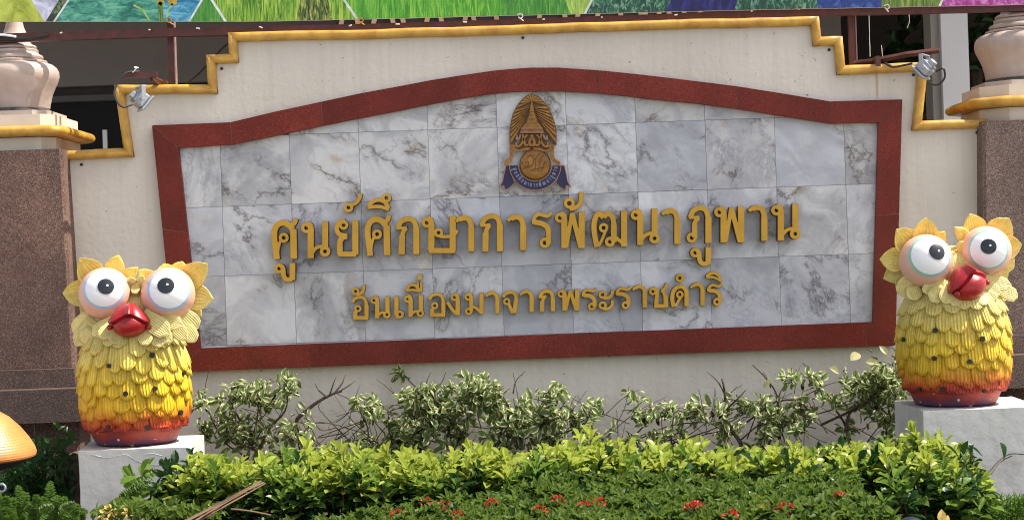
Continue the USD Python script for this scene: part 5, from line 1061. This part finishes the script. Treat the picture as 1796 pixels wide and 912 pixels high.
shrub('upright variegated shrub with dark forked stem under the small lettering end', (1300, 800), [(1300, 706, 40, 20, 60), (1345, 710, 30, 22, 46), (1270, 740, 30, 24, 36), (1360, 728, 40, 26, 100), (1400, 735, 34, 18, 54), (1330, 775, 36, 20, 24), (1265, 715, 16, 12, 14)],
      [([(1305, 812, 0), (1298, 775, 0), (1276, 745, 0), (1273, 710, 0), (1270, 680, -.01), (1266, 664, 0)], .010), ([(1271, 690, 0), (1258, 668, .0), (1240, 652, .0)], .004), ([(1276, 716, 0), (1295, 698, 0), (1308, 684, 0)], .005), ([(1295, 775, 0), (1330, 745, -.02), (1350, 735, -.02), (1290, 730, -.02)], .004), ([(1345, 790, 0), (1362, 735, 0), (1363, 695, 0), (1345, 665, 0), (1320, 640, 0)], .0055), ([(1352, 680, 0), (1345, 662, .02), (1338, 652, .02)], .003), ([(1364, 700, 0), (1371, 682, 0)], .004), ([(1310, 740, 0), (1360, 705, 0), (1420, 700, .0), (1460, 695, .02)], .005), ([(1310, 770, 0), (1325, 730, .02), (1335, 700, .03)], .003)], 46, cream=((1340, 680, .045),))
shrub('widest variegated shrub beside the right pedestal with pale new leaves', (1500, 800), [(1500, 668, 44, 22, 90), (1545, 655, 40, 30, 130), (1575, 690, 34, 40, 130), (1530, 705, 40, 28, 80), (1460, 690, 30, 22, 46), (1420, 712, 30, 22, 46), (1555, 740, 34, 24, 50), (1480, 745, 40, 26, 30), (1580, 640, 18, 18, 40), (1425, 665, 22, 16, 28), (1385, 658, 14, 14, 12), (1570, 775, 26, 20, 26)],
      [([(1500, 800, .05), (1480, 740, .04), (1455, 705, .04), (1432, 665, .04), (1408, 636, .04)], .006), ([(1455, 705, .04), (1425, 670, .04), (1395, 648, .05)], .004), ([(1430, 665, 0), (1420, 650, .02), (1414, 640, .0)], .003), ([(1480, 785, 0), (1490, 725, 0), (1520, 705, -.02), (1560, 690, -.03)], .008), ([(1440, 745, 0), (1500, 718, 0), (1560, 700, .0), (1590, 680, .0)], .006), ([(1400, 735, .02), (1470, 715, .02), (1540, 690, .02)], .004), ([(1393, 690, .06), (1398, 660, .06), (1404, 640, .06)], .002), ([(1400, 700, .0), (1450, 675, .0), (1480, 668, .0)], .003), ([(1560, 800, 0), (1555, 750, 0), (1565, 690, 0), (1570, 650, 0)], .006), ([(1510, 790, 0), (1545, 745, .0), (1570, 740, .0)], .003)], 47, cream=((1455, 645, .06), (1492, 632, .075), (1518, 634, .06), (1556, 622, .05), (1380, 648, .04)))

# sprig rooted in the wall
r = np.random.default_rng(5); sp = thing('wall_sprig', 'small green sprig growing out of the plaster just under the granite border', 'weed', U(705, 655, 7.0))
n = 22; c = U(704, 654, 6.99); d = rnd_dirs(r, n, .0); d[:, 1] = -np.abs(d[:, 1]); put_leaves('foliage', (c + d * .012, d, rnd_dirs(r, n, 1.), r.uniform(.03, .05, n), r.uniform(.016, .024, n)), M['leaf_var'], sp)
obj('stem', tube(spline([U(704, 656, 7.03), U(706, 650, 6.99), U(722, 672, 6.98), U(748, 690, 6.95)], 5), .0025, 5), M['twig'], sp)

# ---- left foreground: ferns, weeds, yellow flowers, dry palm frond, mushroom lamp, brown stone
def fern(label, base, tips, seed, Yv):
    r = np.random.default_rng(seed); t = thing('fern', label, 'fern', U(*base, Yv), 'ferns at the left front')
    for (bx_, by_, tx, ty, dy) in tips:
        a, b = U(bx_, by_, Yv), U(tx, ty, Yv + dy); mid = (a + b) / 2 + [0, -.02, .02]
        cur = spline([a, mid, b], 9); obj('rachis', tube(cur, np.linspace(.002, .0008, len(cur)), 4), M['leaf_fern'], t)
        P, D, N, A = [], [], [], []; n = 34; ax = (b - a) / np.linalg.norm(b - a); s = np.cross(ax, [0, -1, .3]); s /= np.linalg.norm(s)
        for k in range(n):
            tt = .08 + .92 * k / n; p = cur[int(tt * (len(cur) - 1))] + (r.normal(0, .001, 3)); w = .030 * (1 - tt) ** .6 * min(1, tt * 5) + .004
            for q in (-1, 1): P.append(p); D.append(s * q + ax * .35 + r.normal(0, .08, 3)); N.append([0, -.7, .7]); A.append(w)
        A = np.array(A); put_leaves('frond', (np.array(P), np.array(D), np.array(N), A, A * .32 + .002), M['leaf_fern'], t, 'blade')
fern('bright green fern clump in the bottom left corner', (60, 915), [(20, 930, 12, 868, -.05), (40, 930, 48, 862, 0), (55, 925, 30, 850, .03), (70, 925, 78, 870, -.03), (95, 925, 88, 842, .02), (110, 925, 115, 870, -.02), (125, 930, 140, 884, -.03), (5, 925, -5, 860, 0), (80, 930, 62, 866, -.06), (100, 930, 132, 880, -.06), (60, 930, 95, 885, -.08), (30, 930, 8, 890, -.08), (135, 930, 152, 893, 0), (85, 930, 104, 868, -.02), (15, 930, 26, 872, -.03), (50, 930, 62, 880, -.04)], 61, 5.3)
fern('fern fronds leaning up in front of the left pedestal', (215, 910), [(200, 915, 240, 850, 0), (205, 912, 276, 822, .02), (215, 910, 268, 838, .0), (280, 915, 296, 870, -.04), (310, 915, 316, 868, -.02), (330, 915, 290, 876, -.04), (230, 915, 250, 872, -.03), (260, 915, 262, 880, -.05), (300, 915, 330, 885, -.05), (390, 915, 388, 880, -.1), (325, 915, 345, 880, -.04)], 62, 5.45)
def weed(label, base, pxs, n, Yv, mk, seed, Lr=(.04, .07), wr=.45, kind='oval', stalks=(), cat='plant', stuffname='foliage', up=.4):
    r = np.random.default_rng(seed); t = thing('weed' if cat == 'weed' else 'leafy_plant', label, cat, U(*base, Yv))
    P = []
    for cx, cy, rx, ry, m in pxs:
        for k in range(m): a = r.uniform(0, 6.283); q = math.sqrt(r.uniform(0, 1)); P.append(U(cx + math.cos(a) * q * rx, cy + math.sin(a) * q * ry, Yv + r.uniform(-.1, .1)))
    P = np.array(P); n = len(P); A = r.uniform(*Lr, n); put_leaves(stuffname, (P, rnd_dirs(r, n, up), rnd_dirs(r, n, 1.1) + [0, -.6, 0], A, A * wr), M[mk], t, kind)
    for pts, rad in stalks: c = spline([U(a, b, Yv) for a, b in pts], 5); obj('stalk', tube(c, np.linspace(rad, rad * .5, len(c)), 5), M['leaf_green'] if rad < .003 else M['twig'], t)
    return t
weed('shadowy green weeds between the mushroom lamp and left pedestal', (90, 860), [(40, 838, 34, 26, 160), (95, 820, 34, 34, 120), (70, 790, 16, 24, 30), (110, 770, 20, 20, 26), (30, 870, 40, 24, 120), (100, 860, 34, 24, 130)], 0, 6.3, 'leaf_weed', 71, (.03, .05), .5, stalks=[([(62, 860), (66, 800), (60, 750), (64, 735)], .0025), ([(100, 830), (112, 780), (116, 738)], .003), ([(70, 840), (92, 795), (104, 775)], .0025), ([(80, 820), (76, 790), (60, 770)], .0022)], cat='weed')
weed('glossy dark leaved plant at the right front corner of the left pedestal', (310, 880), [(300, 830, 16, 18, 20), (318, 850, 22, 22, 46), (335, 840, 16, 26, 34), (300, 875, 34, 18, 90), (330, 880, 30, 20, 80)], 0, 5.75, 'leaf_green', 72, (.04, .065), .5, stalks=[([(310, 880), (300, 845), (290, 818)], .003), ([(318, 890), (325, 850), (340, 825)], .003)])
weed('young sprig with upright leaves in front of the left pedestal face', (250, 880), [(243, 838, 10, 10, 5), (256, 835, 8, 14, 4), (230, 858, 14, 10, 5), (262, 862, 14, 10, 4), (245, 855, 12, 10, 4)], 0, 5.7, 'leaf_lime', 73, (.05, .075), .42, 'obovate', stalks=[([(235, 900), (245, 870), (250, 840)], .003)], up=.6)
yp = weed('low green plant with small yellow blossoms before the left pedestal', (215, 900), [(230, 892, 40, 14, 160), (290, 895, 40, 14, 160), (350, 900, 40, 12, 140), (180, 905, 26, 10, 60)], 0, 5.3, 'leaf_ixora', 74, (.022, .036), .5)
r = np.random.default_rng(75)
for px, py, m in ((186, 902, 14), (196, 896, 12), (226, 901, 7)):
    d = rnd_dirs(r, m, .4); v, f, uv = leaves(U(px, py, 5.2) + d * .010, d, rnd_dirs(r, m, 1.), r.uniform(.014, .022, m), r.uniform(.010, .014, m)); obj('blossom', (v, f), M['petal_yellow'], yp, uv=uv)
fr = thing('dry_palm_frond', 'dry brown palm frond lying over the hedge by the left pedestal', 'dry frond', U(400, 885, 5.15))
r = np.random.default_rng(76)
for k in range(9):
    o = r.uniform(-7, 8); e = r.uniform(-4, 4)
    c = spline([U(330 + o + r.uniform(-10, 10), 918 + o * .3, 5.0 + r.uniform(-.03, .03)), U(385 + o * .8, 888 + o * .5, 5.08 + r.uniform(-.02, .02)), U(428 + o * .4, 864 + o * .35 + e * .5, 5.14), U(462 + e, 845 + e * .6, 5.2)], 6)
    w = np.linspace(.0027, .0013, len(c)); obj('dry_leaflet', tube(c, w, 5), M['dry'], fr)
obj('stalk', tube(spline([U(405, 892, 5.1), U(440, 896, 5.12), U(475, 903, 5.14)], 5), .003, 5), M['dry'], fr)

M['mush'] = None
def weave(n, l):
    n['tc'] = ('texture_coordinate', {}); n['vo'] = ('wave_texture', {'wave_type': 'bands', 'bands_direction': 'z', 'scale': 34., 'distortion': .6}); n['b'] = ('bump', {'strength': .22, 'distance': .003})
    n['sx'] = ('separate_xyz', {}); n['at'] = ('math', {'math_type': 'arctan2'}); n['am'] = ('math', {'math_type': 'multiply', 'value2': 90.}); n['sn'] = ('math', {'math_type': 'sine'}); n['ad'] = ('math', {'math_type': 'multiply_add', 'value2': .3})
    l += [('tc.object', 'vo.vector'), ('tc.object', 'sx.vector'), ('sx.y', 'at.value1'), ('sx.x', 'at.value2'), ('at.value', 'am.value1'), ('am.value', 'sn.value1'), ('sn.value', 'ad.value1'), ('vo.fac', 'ad.value3'), ('ad.value', 'b.height'), ('b.normal', 'p.normal')]
M['mush'] = mat('orange_glaze', (.60, .27, .085), .35, scale=8., col2=(.52, .19, .05), extra=weave)
mc = U(-42, 804, 5.9); ms = thing('mushroom_lamp', 'orange domed mushroom shaped garden lamp cut by the left picture edge', 'garden lamp', (mc[0], mc[1], .2))
k = 5.9 / FPX; h0 = mc[2] - .2
obj('cap', lathe([(.02, h0 - .004), (94 * k, h0 - .006), (101 * k, h0 + .002), (103 * k, h0 + .014), (100 * k, h0 + .035), (90 * k, h0 + .07), (76 * k, h0 + .108), (58 * k, h0 + .145), (38 * k, h0 + .172), (16 * k, h0 + .186), (.001, h0 + .19)], 72), M['mush'], ms, local=True, smooth=40)
obj('cap_underside', lathe([(.05, h0 - .055), (.15, h0 - .03), (92 * k, h0 - .0065), (.02, h0 - .0062)], 48), M['black'], ms, local=True, smooth=40)
obj('stem', lathe([(.085, -.2), (.082, .1), (.085, h0 - .12), (.078, h0 - .054)], 40), M['black'], ms, local=True, smooth=40)
tr = trimesh.creation.torus(.013, .004); rot(tr, [1, 0, 0], 90); c = U(3, 855, 5.78); obj('ring', mv(tr, c), M['grey_metal'], ms)
st = thing('stone_block', 'squared brown stone block standing behind the left edge of the left pedestal', 'stone', U(124, 860, 6.38))
z_t = U(124, 802, 6.3)[2]; bl = rbox(.16, .22, z_t - .2, .008); mv(bl, [U(150, 800, 6.4)[0], 6.42, (z_t + .2) / 2 + .0]); obj('stone', bl, M['brick'], st)
for px, py, w, lab in ((1035, 850, .055, 'pinkish stone showing between hedge and red flowered bushes, right of middle'), (1430, 802, .10, 'pinkish kerb stone showing through the hedge near the right pedestal')):
    s = trimesh.creation.icosphere(3); s.vertices = s.vertices * [w * .5, .03, .022]; s.vertices += s.vertex_normals * ((meshkit.noise(s.vertices * 60) - .5) * .008)[:, None]
    tt = thing('stone', lab, 'stone', U(px, py, 5.3 if px < 1200 else 5.62)); obj('rock', s, mat('pink_stone_' + ('a' if px < 1200 else 'b'), (.36, .24, .19), .8, .3, 30., bump=.5), tt, local=True, smooth=True)

# ---- right foreground
weed('feathery fine leaved foliage in front of the right pedestal', (1720, 905), [(1700, 896, 50, 24, 520), (1760, 900, 46, 24, 520), (1660, 905, 30, 16, 160), (1800, 895, 30, 26, 260), (1655, 880, 22, 18, 100)], 0, 5.35, 'leaf_fern', 81, (.02, .042), .16, 'blade', up=.9)
tw2_ = thing('trailing_stem', 'thin bent brown stem leaning against the right pedestal face', 'plant stem', U(1760, 830, 5.95))
obj('stem', tube(spline([U(1726, 842, 5.9), U(1745, 815, 5.94), U(1768, 797, 5.97), U(1790, 796, 5.97), U(1815, 800, 5.97)], 6), .0022, 5), M['twig'], tw2_)
obj('stem', tube(spline([U(1738, 832, 5.9), U(1750, 815, 5.94), U(1762, 805, 5.97), U(1775, 799, 5.975)], 6), .002, 5), M['twig'], tw2_)
cl_ = thing('fallen_leaf', 'dark curled fallen leaf before the right pedestal', 'leaf', U(1728, 880, 5.6))
v, f, uv = leaves(np.array([U(1728, 892, 5.6)]), np.array([[.2, .1, 1.]]), np.array([[-1, -.6, 0]]), [.055], [.03]); obj('blade', (v, f), M['deadleaf'], cl_, uv=uv)
fy = thing('fallen_leaf', 'cream curled fallen leaf at the bottom edge near the right', 'leaf', U(1655, 905, 5.0))
v, f, uv = leaves(np.array([U(1652, 916, 4.95), U(1658, 918, 4.95)]), np.array([[.05, .1, 1.], [.3, .1, .6]]), np.array([[-.2, -1, .1], [.3, -1, .2]]), [.040, .028], [.028, .018]); obj('blade', (v, f), M['petal_yellow'], fy, uv=uv)
pot = thing('garden_spotlight', 'dark blue black rounded garden spotlight peeking up at the bottom edge', 'spotlight', U(1598, 925, 4.95))
dmx = trimesh.creation.icosphere(3, .045); dmx.vertices[:, 2] *= .75; obj('housing', dmx, mat('dark_blue_metal', (.012, .014, .03), .25), pot, local=True, smooth=True)
obj('rim', mv(trimesh.creation.torus(.045, .004), [0, 0, -.002]), M['black'], pot, local=True)

# ---- trees seen through the gap on the right, behind the hall column
def tree(label, px, Yt, seed, z0, z1, rad):
    r = np.random.default_rng(seed); c = U(px, 200, Yt); t = thing('tree', label, 'tree', (c[0], Yt, 0))
    obj('trunk', tube([[c[0], Yt, 0], [c[0] + .05, Yt, 1.2], [c[0], Yt, z1 - .5]], [.12, .09, .04], 8), M['twig'], t)
    n = 1500; d = rnd_dirs(r, n, 0); q = r.uniform(.35, 1, n)[:, None] ** .6
    P = np.array([c[0], Yt, (z0 + z1) / 2]) + d * q * [rad, rad * .7, (z1 - z0) / 2]; put_leaves('crown', (P, rnd_dirs(r, n, 0), rnd_dirs(r, n, .6), r.uniform(.08, .14, n), r.uniform(.04, .07, n)), M['leaf_green'], t)
tree('dark leafy tree standing behind the white hall column', 1712, 11.5, 91, .8, 3.3, .9)
